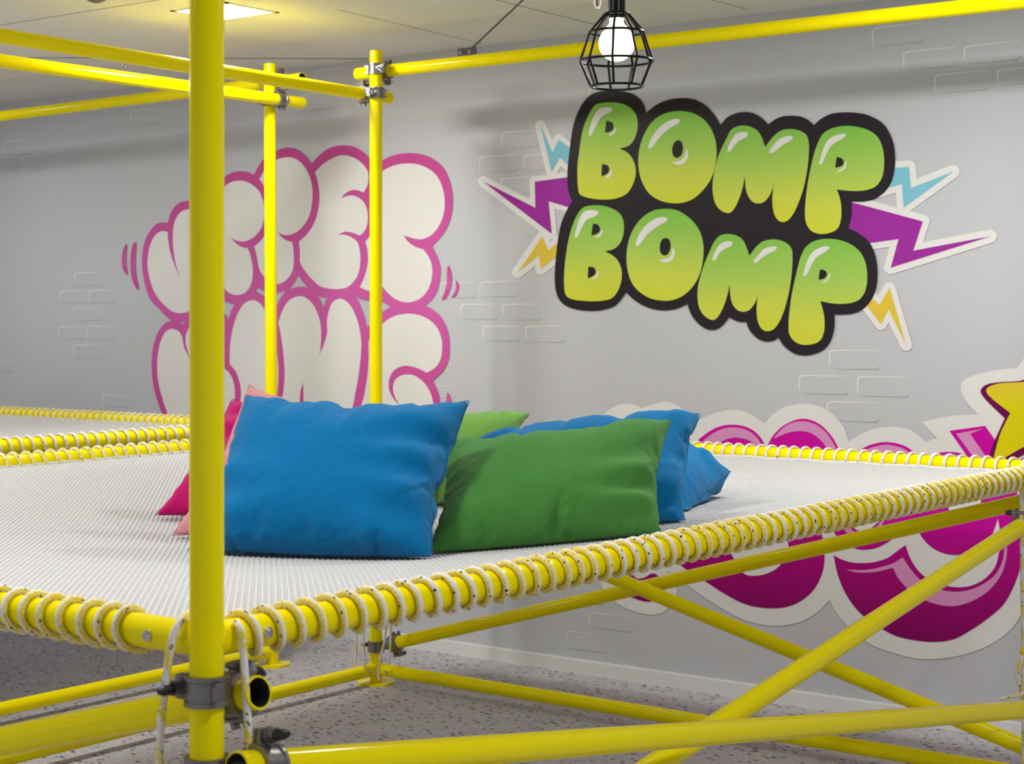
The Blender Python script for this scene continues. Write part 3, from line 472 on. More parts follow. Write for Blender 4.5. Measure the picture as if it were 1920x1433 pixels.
def quad(mb, a, b_, c, d): mb.add([a, b_, c, d], [(0, 1, 2, 3)])
for (x0, y0, x1, y1) in BR:
    a = wp(x0, y0, -.6); c = wp(x1, y1, -.6); X0, X1, Z1, Z0 = a.x, c.x, a.z, c.z; yy = a.y
    P = lambda x, z: Vector((x, yy, z))
    t1, t2 = .006, .0025
    quad(hi_, P(X0, Z0 + .012), P(X0 + t1 * .6, Z0 + .012), P(X0 + t1, Z1 - .01), P(X0, Z1 - .008))
    quad(hi_, P(X0, Z1 - .008), P(X0 + t1, Z1 - .01), P(X0 + .02, Z1 - .005), P(X0 + .014, Z1))
    quad(hi_, P(X0 + .014, Z1), P(X0 + .02, Z1 - .005), P(X1 - .005, Z1 - t2), P(X1 - .005, Z1))
    quad(lo_, P(X0 + .015, Z0), P(X1 - .01, Z0), P(X1 - .01, Z0 + .0028), P(X0 + .02, Z0 + .0012))
    quad(lo_, P(X1 - .01, Z0), P(X1, Z0 + .012), P(X1 - .0025, Z0 + .013), P(X1 - .012, Z0 + .0028))
hi_.out('brick_highlight_print', M['brickhi'], wall, smooth=False)
lo_.out('brick_shadow_print', M['bricklo'], wall, smooth=False)

# ---------------------------------------------------------------- fittings on the ceiling and wall
for k, (lx, ly, le) in enumerate(PANELS):
    t = empty('ceiling_light', (lx, ly, ZC - .006), 'small square white LED panel light in the ceiling above the nearest yellow post' if k == 0 else
              'small square LED panel in the ceiling outside the picture', 'ceiling light', 'square LED ceiling panels')
    if k: t['label'] = 'square LED ceiling panel out of view, ' + ('further left along the back wall', 'further right along the back wall', 'at the right end of the back row', 'above the left half of the first net', 'in the front row near the camera', 'above the far left platform', 'at the right of the middle row', 'added as fill light in front, left of the camera')[k - 1]
    mb = MB(); h, hh = (PH[0] + .016, PH[1] + .016)
    for sx, sy, hx, hy in ((0, 1, h, .008), (0, -1, h, .008), (1, 0, .008, hh), (-1, 0, .008, hh)):
        mb.box((lx + sx * (h - .008), ly + sy * (hh - .008), ZC - .0015), (hx, hy, .0015))
    mb.out('frame', M['white'], t, smooth=False)
    mb = MB(); mb.box((lx, ly, ZC - .0015), (h - .016, hh - .016, .001)); mb.out('diffuser', M['panel_glow'], t, smooth=False)

c = at_z(180, -16, ZC); t = empty('smoke_detector', c, 'round grey detector on the ceiling at the top left', 'detector')
mb = MB(); mb.ball((c.x, c.y, ZC - .008), .043, 24, 8, .75, -90, 0); mb.out('dome', M['detector'], t)
mb = MB(); mb.cyl((c.x, c.y, ZC - .012), (c.x, c.y, ZC), .05, 28); mb.out('base', M['white'], t, auto=True)
def sprinkler(px, py, d, s, label, white=True):
    c = at_d(px, py, d); t = empty('sprinkler_head', (c.x, c.y, ZC), label, 'sprinkler')
    mb = MB(); mb.cyl((c.x, c.y, c.z + .02 * s), (c.x, c.y, ZC), .006 * s, 12)
    mb.cyl((c.x, c.y, ZC - .004), (c.x, c.y, ZC), .03 * s, 20)
    P = [Vector((c.x + cs * .0095 * s * math.cos(a), c.y + sn * .0095 * s * math.cos(a), c.z + .02 * s * math.sin(a))) for a in [math.pi / 2 + 2 * math.pi * i / 24 for i in range(25)]]
    V, Fc, _ = sweep(P, .0028 * s, 8); mb.add(V, Fc); mb.cyl((c.x, c.y, c.z - .023 * s), (c.x, c.y, c.z - .019 * s), .008 * s, 16)
    mb.out('frame_arms', M['white'] if white else M['chrome'], t, auto=True)
    mb = MB(); mb.cyl((c.x, c.y, c.z - .014 * s), (c.x, c.y, c.z + .014 * s), .0026 * s, 10); mb.out('glass_bulb', M['redglass'], t)
sprinkler(1119.5, 2, 5.1, 1, 'white sprinkler head with a red bulb hanging from the ceiling left of the cage lamp')
sprinkler(233, 123, 7.4, .6, 'tiny sprinkler head on the ceiling at the left, seen between two yellow rails', False)
# bracket high on the wall
c = wp(876, 96, 0); t = empty('wall_bracket', c, 'small metal bracket high on the wall behind the long top rail', 'bracket')
mb = MB(); mb.box((c.x, YW - .004, c.z - .004), (.046, .003, .036)); mb.out('plate', M['steel'], t, smooth=False)
mb = MB(); mb.cyl((c.x - .042, YW - .018, c.z + .022), (c.x + .042, YW - .018, c.z + .022), .010, 14); mb.out('bar', M['white'], t, auto=True)
for dx in (-.025, .022):
    mb = MB(); mb.cyl((c.x + dx, YW - .007, c.z - .006), (c.x + dx, YW - .016, c.z - .006), .009, 6); mb.out('bolt', M['chrome'], t, auto=True)

# ---------------------------------------------------------------- yellow tube platforms
GRP = 'yellow tube net platforms'
pa = empty('net_platform', ((XA + XB) / 2, (YA + YB) / 2, 0), 'large yellow tube platform with a rope-laced white net that carries the cushions', 'climbing platform', GRP)
pb = empty('net_platform', (XC - 1.5, (YA + YB) / 2, 0), 'second yellow tube platform with a white net, at the far left behind the first', 'climbing platform', GRP)
M['bore'] = mat('shaded_steel_bore', (.02, .018, .012, 1), .7)
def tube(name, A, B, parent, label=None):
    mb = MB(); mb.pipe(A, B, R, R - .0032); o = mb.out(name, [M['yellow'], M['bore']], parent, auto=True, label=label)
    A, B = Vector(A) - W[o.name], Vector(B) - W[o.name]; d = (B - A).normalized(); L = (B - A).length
    for p in o.data.polygons:                                # unpainted inside of the tube, coloured near-black for its unlit depth
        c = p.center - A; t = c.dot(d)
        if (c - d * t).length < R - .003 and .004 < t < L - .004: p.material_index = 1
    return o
def post(x, y, parent, lean=0.0, top=2.43):
    p = tube('post', (x + lean * cs, y + lean * sn, .004), (x, y, top), parent)
    mb = MB(); n = 8; rr = .075
    V = [(x + lean * cs + rr * math.cos(math.pi / 8 + k * math.pi / 4), y + lean * sn + rr * math.sin(math.pi / 8 + k * math.pi / 4), z) for z in (0, .008) for k in range(8)]
    mb.add(V, [tuple(range(8))[::-1], tuple(range(8, 16))] + [(k, (k + 1) % 8, 8 + (k + 1) % 8, 8 + k) for k in range(8)])
    bp_ = mb.out('base_plate', M['yellow'], parent, smooth=False); return p
def roundbolt(c, d, parent, r=.0085, h=.008):
    c, d = Vector(c), Vector(d).normalized(); mb = MB(); mb.cyl(c, c + d * h * .5, r, 18); mb.cyl(c + d * h * .5, c + d * h, r, 18, r * .5)
    return mb.out('bolt_head', M['chrome'], parent, auto=True)
def coupler(c1, d1, c2, d2, parent, a1=200, a2=40, caps=True):
    """two steel bands round two tubes that cross, joined by a block; each with an eye bolt, nut and cap"""
    c1, c2 = Vector(c1), Vector(c2); d1, d2 = Vector(d1).normalized(), Vector(d2).normalized(); mid = (c1 + c2) / 2
    mb = MB(); gx = (c2 - c1).normalized()
    mb.cyl(c1 + gx * .023, c2 - gx * .023, .019, 20)
    items = []
    for c, d, o, ang in ((c1, d1, c2, a1), (c2, d2, c1, a2)):
        x = (o - c); x = (x - d * x.dot(d)).normalized(); y = d.cross(x)
        mb.band(c, d, R + .0005, R + .0055, .021, 0, 360, 40, x)
        s = 1 if ang > 0 else -1; t = math.radians(100); e = x * math.cos(t) + y * math.sin(t) * s
        base = c + e * (R + .004); side = (-x * math.sin(t) * s + y * math.cos(t)) * s
        # two lugs and the hinge on the opposite side
        for q in (-.007, .0):
            mb.box(base + e * .011 + side * (q * 1.2 + .001), (.013, .0028, .017), (e, side, d))
        e2 = x * math.cos(math.radians(110)) - y * math.sin(math.radians(110)) * s
        mb.cyl(c + e2 * (R + .008) - d * .016, c + e2 * (R + .008) + d * .016, .0062, 14)
        t2_ = (-x * math.sin(math.radians(110)) - y * math.cos(math.radians(110)) * s)
        for q in (-.0125, .0125): mb.box(c + e2 * (R + .010) + d * q, (.011, .006, .0035), (e2, t2_.normalized(), d))
        items.append((base + e * .014, x, e, d))
    cl = mb.out('clamp', M['steel'], parent, auto=True)
    for (p, x, e, d) in items:
        out = -x
        mb = MB(); mb.cyl(p - out * .028, p + out * .036, .0048, 14); mb.cyl(p + out * .008, p + out * .020, .0112, 6); mb.cyl(p + out * .0055, p + out * .008, .013, 18)
        mb.out('clamp_bolt', M['chrome'] if not caps else M['steel'], cl, auto=True)
        if caps:
            mb = MB(); mb.cyl(p + out * .020, p + out * .035, .0085, 16, .0078); mb.cyl(p + out * .035, p + out * .044, .0078, 16, .004); mb.out('bolt_cap', M['blackcap'], cl, auto=True)
    return cl
Z = Vector((0, 0, 1)); X = Vector((1, 0, 0)); Y = Vector((0, 1, 0))
for x, y in ((XB, YA), (XB, YB), (XA, YB), (XA, YA)): post(x, y, pa)
post(XC, YB, pb, .012); post(XC, YA, pb)
g = R * .15
# net tubes and floor rails, bolted between the posts
for z, nm in ((ZN, 'net_tube'), (.055, 'floor_rail')):
    tube(nm, (XA + g, YA, z), (XB - g, YA, z), pa); tube(nm, (XB, YA + g, z), (XB, YB - g, z), pa)
    tube(nm, (XA + g, YB, z), (XB - g, YB, z), pa); tube(nm, (XA, YA + g, z), (XA, YB - g, z), pa)
    tube(nm, (XC - 3.2, YB, z), (XC - g, YB, z), pb); tube(nm, (XC, YA + g, z), (XC, YB - g, z), pb)
for z in (ZN, .055):
    roundbolt((XB - .095, YA - R + .001, z), -Y, pa); roundbolt((XB + R - .001, YA + .095, z), X, pa)
    roundbolt((XA + .075, YB - R + .001, z), -Y, pa); roundbolt((XA + R - .001, YB - .06, z), X, pa)
    roundbolt((XC + R - .001, YB - .06, z), X, pb)
OFF = .056
# top rails
def rail_x(p0, p1, yy, e0, e1, parent, name='top_rail'):     # rail in the plane y = yy, traced through two points of the photo, cut at x = e0..e1
    a, b_ = at_y(p0[0], p0[1], yy), at_y(p1[0], p1[1], yy); s = (b_.z - a.z) / (b_.x - a.x); f = lambda x: Vector((x, yy, a.z + s * (x - a.x)))
    tube(name, f(e0), f(e1), parent); return f
def rail_y(p0, p1, xx, e0, e1, parent, name='top_rail'):
    a, b_ = at_x(p0[0], p0[1], xx), at_x(p1[0], p1[1], xx); s = (b_.z - a.z) / (b_.y - a.y); f = lambda y: Vector((xx, y, a.z + s * (y - a.y)))
    tube(name, f(e0), f(e1), parent); return f
xe = lambda px, py, yy: at_y(px, py, yy).x
ye = lambda px, py, xx: at_x(px, py, xx).y
fA = rail_y((0, 67), (636, 169), XA - OFF, YA - .12, ye(730, 184, XA - OFF), pa)
fD = rail_x((760, 129), (1897, 4), YB + OFF, xe(670, 138, YB + OFF), XB + .12, pa)
fB = rail_y((0, 114), (480, 181), XC + OFF, YA - .12, ye(567, 194, XC + OFF), pb)
fC = rail_x((0, 218), (352, 174), YB + OFF, XC - 3.2, xe(567, 143, YB + OFF), pb)
coupler(Vector((XA, YB, fA(YB).z)), Z, fA(YB), Y, pa, 1, -1, False)
coupler(Vector((XA, YB, fD(XA).z)), Z, fD(XA), X, pa, -1, 1, False)
coupler(Vector((XC, YB, fB(YB).z)), Z, fB(YB), Y, pb, -1, 1, False)
coupler(Vector((XC, YB, fC(XC).z)), Z, fC(XC), X, pb, 1, -1, False)
coupler(Vector((XB, YB, fD(XB).z)), Z, fD(XB), X, pa, 1, 1, False)
# crossed braces
f1 = rail_y((1040, 1397), (1920, 1331), XB + OFF, ye(443, 1425, XB + OFF), YB + .07, pa, 'brace')
f2 = rail_y((1250, 1421), (1890, 1003), XB - OFF + .002, YA + .3, YB + .02, pa, 'brace')
f3 = rail_x((741, 1206), (1920, 941), YB + OFF, XA + .015, XB + .1, pa, 'brace')
f4 = rail_x((1167, 1090), (1920, 1401), YB - OFF, XA + .0, XB + .06, pa, 'brace')
f5 = rail_x((0, 1391), (300, 1334), YA + OFF, XA - .05, xe(486, 1295, YA + OFF), pa, 'brace')
coupler(Vector((XB, YA, f5(XB).z + .02)), Z, f5(XB), f5(XB) - f5(XB - 1), pa, 1, -1)
coupler(Vector((XB, YA, f1(YA).z - .012)), Z, f1(YA + .055), f1(YA + 1) - f1(YA), pa, -1, 1)
coupler(Vector((XA, YB, f3(XA + .05).z - .01)), Z, f3(XA + .05), f3(0) - f3(-1), pa, 1, 1)
coupler(Vector((XB, YB, f3(XB).z)), Z, f3(XB), f3(0) - f3(-1), pa, 1, 1)
pq = at_x(1918, 975, XB - OFF); coupler(Vector((XB, YB - .01, f2(YB).z)), Z, Vector((XB - OFF, YB - .05, f2(YB - .05).z)), f2(YB) - f2(YB - 1), pa, 1, 1)
# clamp at the right edge of the picture that holds the rising brace to the back brace
q1 = f2(ye(1917, 975, XB - OFF)); mb = MB(); mb.band(q1, f2(1) - f2(0), R + .0005, R + .006, .02); k = at_d(1896, 958, 5.0)
cl = mb.out('clamp', M['steel'], pa, auto=True)
a = at_d(1886, 962, 4.85); b_ = at_d(1925, 962, 4.85); dd = (b_ - a).normalized()
mb = MB(); mb.cyl(a + dd * .013, b_, .0045, 12); mb.cyl(a + dd * .013, a + dd * .028, .0105, 6); mb.cyl(a + dd * .028, a + dd * .034, .0135, 18); mb.out('clamp_bolt', M['steel'], cl, auto=True)
mb = MB(); mb.cyl(a, a + dd * .014, .0062, 14, .0082); mb.out('bolt_cap', M['blackcap'], cl, auto=True)

# nets: real cords, both diagonal directions, sagging a little
def netz(x, y, x0, x1, y0, y1, sag):
    u = (2 * x - x0 - x1) / (x1 - x0); v = (2 * y - y0 - y1) / (y1 - y0)
    e = (1 - min(1, abs(u)) ** 3) * (1 - min(1, abs(v)) ** 3)
    return ZN - .012 - sag * e * (.62 + .62 * math.exp(-(((x + 2.65) / .75) ** 2 + ((y - 3.0) / .6) ** 2)))
def net(x0, x1, y0, y1, sag, pitch, r, parent, step=.085):
    V = []; Fc = []; n0 = 0; nside = 6
    for fam in (0, 1):                                       # raised cords one way, flatter cross cords the other
        st_ = pitch * math.sqrt(2); lo = (x0 + y0) if fam == 0 else (x0 - y1); hi = (x1 + y1) if fam == 0 else (x1 - y0)
        rr = r * (.86 if fam == 0 else 1.0); zo = .0013 if fam == 0 else -.0004
        for k in range(int((hi - lo) / st_)):
            cc = lo + st_ * (k + .5)
            if fam == 0: xa_, xb_ = max(x0, cc - y1), min(x1, cc - y0); yf = lambda x: cc - x
            else: xa_, xb_ = max(x0, y0 + cc), min(x1, y1 + cc); yf = lambda x: x - cc
            if xb_ - xa_ < .01: continue
            n = max(2, int((xb_ - xa_) / step) + 1); d = Vector((1, -1 if fam == 0 else 1, 0)).normalized(); s = Vector((-d.y, d.x, 0)); i0 = len(V)
            for i in range(n):
                x = xa_ + (xb_ - xa_) * i / (n - 1); y = yf(x); z = netz(x, y, x0, x1, y0, y1, sag) + zo
                for q in range(nside):
                    t = 2 * math.pi * q / nside; a_, h = math.cos(t), math.sin(t); V.append((x + s.x * a_ * rr, y + s.y * a_ * rr, z + h * rr * .8))
            for i in range(n - 1):
                for j in range(nside): a_ = i0 + i * nside + j; b2 = i0 + i * nside + (j + 1) % nside; Fc.append((a_, b2, b2 + nside, a_ + nside))
        if fam == 0: n0 = len(Fc)
    o = build('net', V, Fc, [M['netw'], M['netx']], parent)
    if len(o.data.polygons) == len(Fc): o.data.polygons.foreach_set('material_index', [0] * n0 + [1] * (len(Fc) - n0))
    return o
NX0, NX1, NY0, NY1 = XA + .03, XB - .028, YA + .028, YB - .03
net(NX0, NX1, NY0, NY1, .055, .0112, .0030, pa)
net(XC - 3.1, XC - .03, YA + .03, YB - .03, .05, .0125, .0048, pb, .2)
def hem(P, parent):
    P = [Vector(p) for p in P]; V, Fc, UV = sweep([P[0].lerp(P[1], i / 40) + Vector((0, 0, .0015 * math.sin(i * 2.1))) for i in range(41)], .006, 8)
    build('net_hem', V, Fc, M['netw'], parent)
zz = ZN - .010
for A, B in (((NX0, NY0, zz), (NX1, NY0, zz)), ((NX1, NY0, zz), (NX1, NY1, zz)), ((NX0, NY1, zz), (NX1, NY1, zz)), ((NX0, NY0, zz), (NX0, NY1, zz))): hem((A, B), pa)
hem(((XC - 3.1, YB - .03, zz), (XC - .03, YB - .03, zz)), pb); hem(((XC - .03, YA, zz), (XC - .03, YB, zz)), pb)

# lacing ropes wound round the net tubes and through the hem
def lace(A, B, side, pitch, parent, rr=.0052, hand=1, bulge=.010, seed=1, tw=-1.2, adv=-1.57, uo=-.36):
    A, B = Vector(A), Vector(B); L = (B - A).length; d = (B - A) / L; side = Vector(side); n = int(L / pitch); per = 18; P = []; rd = random.Random(seed)
    jit = [rd.uniform(-.08, .08) for _ in range(n + 2)]
    for i in range(n * per + 1):
        t = i / per; a_ = 2 * math.pi * t * hand; k = int(t); j = jit[k] * (1 - (t - k)) + jit[k + 1] * (t - k)
        c_ = math.cos(a_); s_ = math.sin(a_); q = R + rr + .0006; w = max(0, c_) ** 4 * bulge
        # the rope crosses over the tube almost square to it and steps along below
        tt = t * hand - adv / (2 * math.pi); P.append(A + d * ((t + j - .155 * hand * math.sin(2 * math.pi * tt + math.pi)) * pitch * 1.0) + side * (c_ * (q + w)) + Vector((0, 0, 1)) * (s_ * q - max(0, c_) ** 4 * .004))
    return rope('lacing_rope', P, parent, rr, 0, None, uo, d)
lace((XB, YA + .055, ZN), (XB, YB - .05, ZN), -X, .0445, pa, .0058, 1, .006, 1)
lace((XB - .125, YA, ZN), (XA + .05, YA, ZN), Y, .0435, pa, .0056, -1, .006, 2)
lace((XA + .05, YB, ZN), (XB - .05, YB, ZN), -Y, .0405, pa, .0046, 1, .002, 3, 0, math.pi, 0)
lace((XA, YA + .05, ZN), (XA, YB - .05, ZN), X, .047, pa, .0052, -1, .004, 4, 0, -1.57, 0)
lace((XC, YA + .05, ZN), (XC, YB - .05, ZN), -X, .047, pb, .0052, 1, .006, 5, 0, -1.57, .5)
lace((XC - .05, YB, ZN), (XC - 3.1, YB, ZN), -Y, .042, pb, .0052, 1, .008, 6, 0, -1.57, 0)

# loose rope ends hanging down
def hang(pts, parent, r=.0052): return rope('hanging_rope', spline(pts, 8), parent, r, 14)
D = at_d
hang([at_y(352, 1152, YA + .02), at_y(341, 1163, YA - .02), at_y(326, 1190, YA - .034), at_y(318, 1225, YA - .036), at_y(311, 1280, YA - .036), at_y(302, 1360, YA - .036), at_y(299, 1440, YA - .036), at_y(299, 1560, YA - .036)], pa, .0058)
hang([at_x(442, 1168, XB + .02), at_x(452, 1185, XB + .034), at_x(457, 1230, XB + .036), at_x(461, 1300, XB + .04), at_x(466, 1372, XB + .04), at_x(472, 1500, XB + .04)], pa, .0058)
for pts in ([(673, 815), (671, 1000), (669, 1190), (665, 1257)], [(678, 815), (679, 1000), (681, 1185), (685, 1272)], [(728, 812), (727, 1000), (725, 1168), (712, 1240), (709, 1266), (712, 1277)], [(733, 812), (734, 1000), (733, 1165), (732, 1200), (730, 1246)]):
    hang([D(x, y, 6.66 if x < 700 else 6.62) for x, y in pts], pa, .0048)
hang([D(1915, 900, 5.0), D(1917, 1100, 5.0), D(1919, 1225, 5.0), D(1919, 1300, 5.0), D(1919.5, 1400, 5.0), D(1920, 1490, 5.0)], pa, .006)
hang([D(1919, 1228, 4.98), D(1914, 1240, 4.97), D(1909, 1256, 4.97), D(1908, 1270, 4.97), D(1912, 1284, 4.97), D(1918, 1298, 4.98)], pa, .006)
hang([D(1921, 1296, 4.96), D(1914, 1303, 4.95), D(1900, 1306, 4.95), D(1888, 1308, 4.95), D(1876, 1312, 4.95)], pa, .005)
for q in (1222, 1296, 1303):
    mb = MB(); c = D(1919, q, 4.98); mb.ball(c, .012, 14, 8); mb.out('rope_knot', M['rope'], pa)

# ---------------------------------------------------------------- pendant cage lamp
DL = 3.84
pl = lambda px, py: at_d(px, py, DL)
cx_ = 1156.3; axis = pl(cx_, 100)
lamp = empty('pendant_lamp', (axis.x, axis.y, ZC), 'black wire cage pendant lamp with a lit round bulb, in front of the wall', 'pendant lamp')
zpx = lambda py: CH + (HY - py) / F * DL
rpx = lambda w: w / F * DL
mb = MB(); mb.cyl((axis.x, axis.y, zpx(25)), (axis.x, axis.y, zpx(-90)), rpx(16.5), 28); mb.cyl((axis.x, axis.y, zpx(-90)), (axis.x, axis.y, zpx(-98)), rpx(16.5), 28, rpx(8)); mb.out('socket', M['black'], lamp, auto=True)
mb = MB(); mb.cyl((axis.x, axis.y, zpx(-95)), (axis.x, axis.y, ZC), .003, 10); mb.out('cord', M['black'], lamp)
mb = MB(); mb.cyl((axis.x, axis.y, ZC - .025), (axis.x, axis.y, ZC), .05, 28); mb.out('ceiling_rose', M['black'], lamp, auto=True)
mb = MB(); rings = [(26, 21.5), (60.5, 50.5), (114.5, 68.5), (162, 48.8)]; wr = rpx(2.4)
for (yy, rw) in rings:
    P = [Vector((axis.x + rpx(rw) * math.cos(t), axis.y + rpx(rw) * math.sin(t), zpx(yy))) for t in [2 * math.pi * i / 48 for i in range(49)]]
    V, Fc, _ = sweep(P, wr, 8, False); mb.add(V, Fc)
for k in range(9):
    t = YAW - math.pi / 2 + math.radians(-10) + 2 * math.pi * k / 9
    P = [Vector((axis.x + rpx(rw) * math.cos(t), axis.y + rpx(rw) * math.sin(t), zpx(yy))) for yy, rw in rings]
    V, Fc, _ = sweep(P, wr, 8); mb.add(V, Fc)
mb.cyl((axis.x, axis.y, zpx(24)), (axis.x, axis.y, zpx(28)), rpx(22), 28, rpx(21))
mb.out('wire_cage', M['black'], lamp, auto=True)
mb = MB(); mb.cyl((axis.x, axis.y, zpx(26)), (axis.x, axis.y, zpx(35)), rpx(15.5), 28); mb.out('collar', M['black'], lamp, auto=True)
V = []; Fc = []; prof = [(34, 13.8), (38, 13.6), (42, 13.2), (47, 16), (52, 20.5)]
for k in range(13):
    a_ = math.radians(58 - (58 + 90) * k / 12); prof.append((81.5 - 34 * math.sin(a_), 33.8 * math.cos(a_)))
for (yy, rw) in prof:
    for i in range(32): t = 2 * math.pi * i / 32; V.append((axis.x + rpx(max(rw, .01)) * math.cos(t), axis.y + rpx(max(rw, .01)) * math.sin(t), zpx(yy)))
for j in range(len(prof) - 1): Fc += [(j * 32 + i, j * 32 + (i + 1) % 32, (j + 1) * 32 + (i + 1) % 32, (j + 1) * 32 + i) for i in range(32)]
build('bulb', V, Fc, M['bulb_glow'], lamp)

# ---------------------------------------------------------------- cushions
def flatbag(Wd, H, nx, ny, seed):
    rd = random.Random(seed); vs = []; fs = []; top = {}; bot = {}; uv = []; edge = {}
    for j in range(ny + 1):
        for i in range(nx + 1):
            x = (i / nx - .5) * Wd; y = (j / ny - .5) * H; e = i in (0, nx) or j in (0, ny)
            top[i, j] = len(vs); vs.append((x, y, 0 if e else .004 + rd.random() * .003)); uv.append((x, y))
            if e: bot[i, j] = top[i, j]
            else: bot[i, j] = len(vs); vs.append((x, y, -.004 - rd.random() * .003)); uv.append((x, y))
    for j in range(ny):
        for i in range(nx):
            fs.append((top[i, j], top[i + 1, j], top[i + 1, j + 1], top[i, j + 1])); fs.append((bot[i, j], bot[i, j + 1], bot[i + 1, j + 1], bot[i + 1, j]))
    rim = [top[i, 0] for i in range(nx)] + [top[nx, j] for j in range(ny)] + [top[i, ny] for i in range(nx, 0, -1)] + [top[0, j] for j in range(ny, 0, -1)]
    return vs, fs, uv, rim, (top[0, 0], top[nx, 0], top[nx, ny], top[0, ny])
sims = []
for k, (pr, sh, se) in enumerate(((5, .0, 1), (9, .0, 7), (6, .0, 3), (7, .0, 11))):
    vs, fs, uv, rim, cor = flatbag(.60, .42, 60, 42, se)
    me = bpy.data.meshes.new('bag'); me.from_pydata(vs, [], fs); o = bpy.data.objects.new('bag', me); COL.objects.link(o); o.location = (k * .9, 0, 20)
    cm = o.modifiers.new('c', 'CLOTH'); s = cm.settings; s.quality = 5; s.mass = .2; s.use_pressure = True; s.uniform_pressure_force = pr
    s.tension_stiffness = 25; s.compression_stiffness = 25; s.shear_stiffness = 5; s.bending_stiffness = .04
    s.tension_damping = s.compression_damping = s.shear_damping = 5; s.air_damping = 5; s.effector_weights.gravity = 0
    cm.collision_settings.use_collision = False; cm.collision_settings.use_self_collision = False; cm.point_cache.frame_start = 1; cm.point_cache.frame_end = 60
    sims.append((o, fs, uv, rim, cor))
f0 = SC.frame_current
for f in range(1, 46): SC.frame_set(f)
dg = bpy.context.evaluated_depsgraph_get(); BAG = []
for (o, fs, uv, rim, cor) in sims:
    e = o.evaluated_get(dg); n = len(e.data.vertices); a = np.zeros(n * 3); e.data.vertices.foreach_get('co', a); a = a.reshape(-1, 3)
    BAG.append((a, fs, uv, rim, cor))
for (o, *_r) in sims:
    me = o.data; bpy.data.objects.remove(o); bpy.data.meshes.remove(me)
SC.frame_set(1)
def cushion(bag, mir, tl, tr, br, bl, thick, m, seam, label, topb=0.0, bend=0.0):
    a, fs, uv, rim, cor = BAG[bag]; P = a.copy()
    if mir & 1: P[:, 0] *= -1
    if mir & 2: P[:, 1] *= -1
    cx2 = abs(P[list(cor), 0]).mean(); cy2 = abs(P[list(cor), 1]).mean(); u = P[:, 0] / cx2; v = P[:, 1] / cy2
    ri = np.array(rim); ru, rv = u[ri], v[ri]
    def prof(sel, key, val):
        k = np.argsort(key[sel]); return key[sel][k], np.maximum(np.abs(val[sel][k]), .55)
    nx_, ny_ = 60, 42
    seg = [np.arange(0, nx_ + 1), np.arange(nx_, nx_ + ny_ + 1), np.arange(nx_ + ny_, 2 * nx_ + ny_ + 1), np.append(np.arange(2 * nx_ + ny_, 2 * (nx_ + ny_)), 0)]
    def row(sg_, horizontal):
        kk, vv = prof(sg_, ru if horizontal else rv, rv if horizontal else ru); return kk, vv, (rv if horizontal else ru)[sg_].mean() > 0
    fu = {}; fv = {}
    for q, hz in ((0, 1), (2, 1), (1, 0), (3, 0)):
        kk, vv, pos = row(seg[q], hz); (fv if hz else fu)[pos] = (kk, vv)
    sv = np.where(v < 0, np.interp(u, *fv[False]) ** -.93, np.interp(u, *fv[True]) ** -.5); su_ = np.where(u < 0, np.interp(v, *fu[False]) ** -.4, np.interp(v, *fu[True]) ** -.4)
    u, v = u * su_, v * sv
    sg = np.sign(P[:, 2] + 1e-9); inn = np.clip((1 - u * u), 0, 1) * np.clip(1 - v * v, 0, 1)
    def fold(e, w, ph, f): return np.clip((e - .15) / .6, 0, 1) ** 1.5 * np.clip((1.0 - e) / .12, 0, 1) * np.sin(f * w + 2.2 * np.sin(2.3 * w + ph) + 3 * (1 - e) * np.sin(1.7 * w + ph) + ph)
    fz = .0120 * fold(u, v, bag * 1.3, 8.5) + .008 * fold(-u, v, bag * 2.1 + 1, 7) + .0034 * fold(v, u, bag + 2, 13) + .003 * fold(-v, u, bag * .7, 12)
    P[:, 2] += sg * fz * np.clip(inn * 6, 0, 1) / thick
    C = [np.array(at_d(*c)) for c in (bl, br, tr, tl)]
    N = np.cross(C[1] - C[0], C[3] - C[0]); N /= np.linalg.norm(N)
    w = [(1 - u) * (1 - v) / 4, (1 + u) * (1 - v) / 4, (1 + u) * (1 + v) / 4, (1 - u) * (1 + v) / 4]
    Q = sum(w[i][:, None] * C[i][None] for i in range(4)) + N[None] * (P[:, 2] * thick + bend * (1 - np.clip(u * u, 0, 1.2)))[:, None]
    Q[:, 2] += topb * np.clip(1 - u * u, 0, 1) ** .8 * np.clip(v, 0, 1) ** 1.5
    # settle: flatten whatever would sink into the net
    zf = np.array([netz(q[0], q[1], NX0, NX1, NY0, NY1, .055) + .009 for q in Q]); low = Q[:, 2] < zf
    Q[low, 2] = zf[low] - (zf[low] - Q[low, 2]) * .05
    fl = [f[::-1] for f in fs] if mir in (1, 2) else fs
    o = build('cushion', [tuple(q) for q in Q], fl, m, None, uv=uv, label=label)
    o['category'] = 'cushion'; o['group'] = 'cushions piled on the net'
    sb = o.modifiers.new('smooth', 'SUBSURF'); sb.levels = 1; sb.render_levels = 1
    rp = [Vector(Q[i]) for i in rim]; rp = rp + [rp[0]]
    V, Fc, _ = sweep(rp, .0011, 6, False); build('seam', V, Fc, seam, o, label=None)
    return o
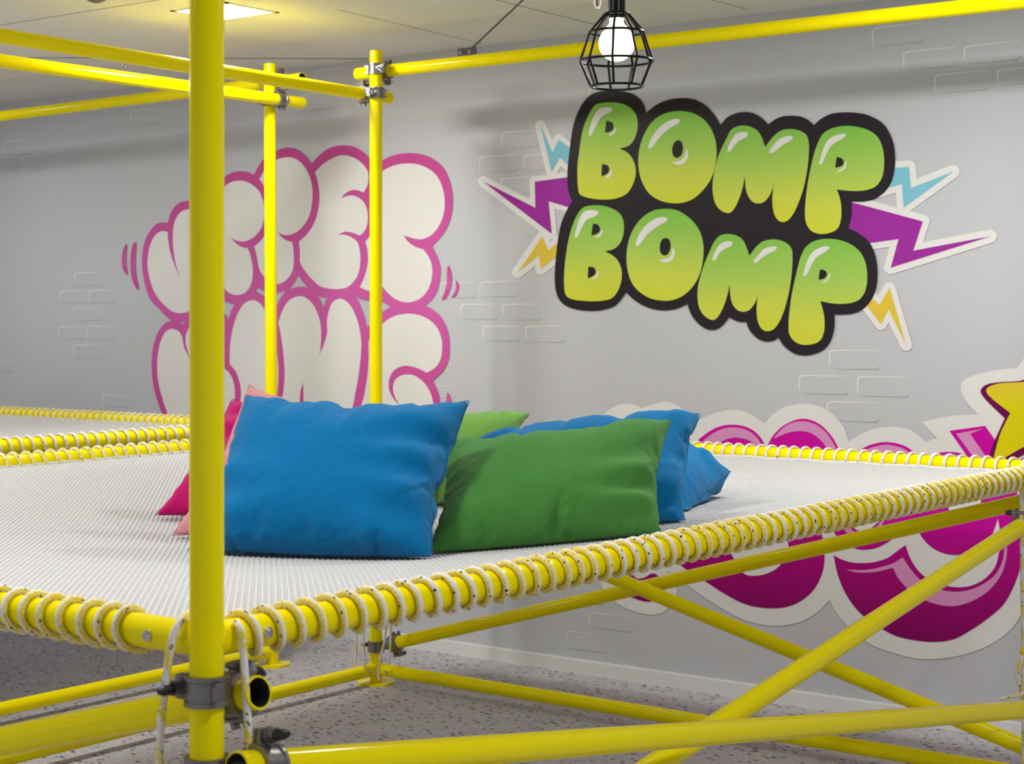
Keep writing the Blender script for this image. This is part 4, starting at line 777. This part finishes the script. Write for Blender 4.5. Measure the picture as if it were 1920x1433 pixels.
FB = fabric('blue_ribbed_cotton', (.0, .05, .15, 1), (.0, .205, .50, 1)); FBs = mat('blue_seam', (.0, .11, .26, 1), .9)
FG = fabric('green_ribbed_cotton', (.014, .072, .016, 1), (.08, .29, .055, 1)); FGs = mat('green_seam', (.05, .17, .03, 1), .9)
FG2 = fabric('lit_green_ribbed_cotton', (.05, .15, .02, 1), (.24, .52, .10, 1))  # paler copy of the green, with stronger light put into the colour
FP = fabric('pink_ribbed_cotton', (.42, .12, .15, 1), (.80, .36, .38, 1)); FPs = mat('pink_seam', (.5, .18, .2, 1), .9)
FM = fabric('magenta_ribbed_cotton', (.30, .0, .07, 1), (.62, .005, .17, 1)); FMs = mat('magenta_seam', (.3, .0, .06, 1), .9)
cushion(0, 0, (460, 742, 3.95), (880, 752, 3.86), (806, 1052, 3.64), (352, 1036, 3.77), .98, FB, FBs, 'large blue cushion at the front left, standing just right of the nearest yellow post')
cushion(1, 1, (832, 828, 4.06), (1259, 786, 4.14), (1240, 1003, 3.86), (797, 1047, 3.77), .82, FG, FGs, 'darker green cushion in front, leaning beside the large blue one', -.012)
cushion(2, 0, (888, 826, 4.32), (1313, 777, 4.36), (1285, 990, 4.14), (880, 1000, 4.12), .8, FB, FBs, 'blue cushion standing directly behind the front green cushion', .036)
cushion(3, 2, (1190, 800, 4.95), (1371, 885, 4.72), (1288, 978, 4.38), (1080, 930, 4.62), .85, FB, FBs, 'blue cushion at the far right of the pile, only its pointed corner showing')
cushion(1, 2, (765, 788, 4.76), (992, 777, 4.78), (900, 945, 4.68), (640, 955, 4.62), .7, FG2, FGs, 'green cushion at the back, coloured as if well lit, its corner peeking above between the blue ones', .03)
cushion(3, 0, (466, 722, 4.26), (800, 800, 4.16), (780, 1000, 4.02), (324, 1004, 4.04), .55, FP, FPs, 'pale pink cushion right behind the large front blue one')
cushion(2, 1, (436, 748, 4.6), (690, 800, 4.5), (690, 965, 4.36), (292, 966, 4.36), .5, FM, FMs, 'magenta cushion behind the pale pink one, at the left end of the pile')
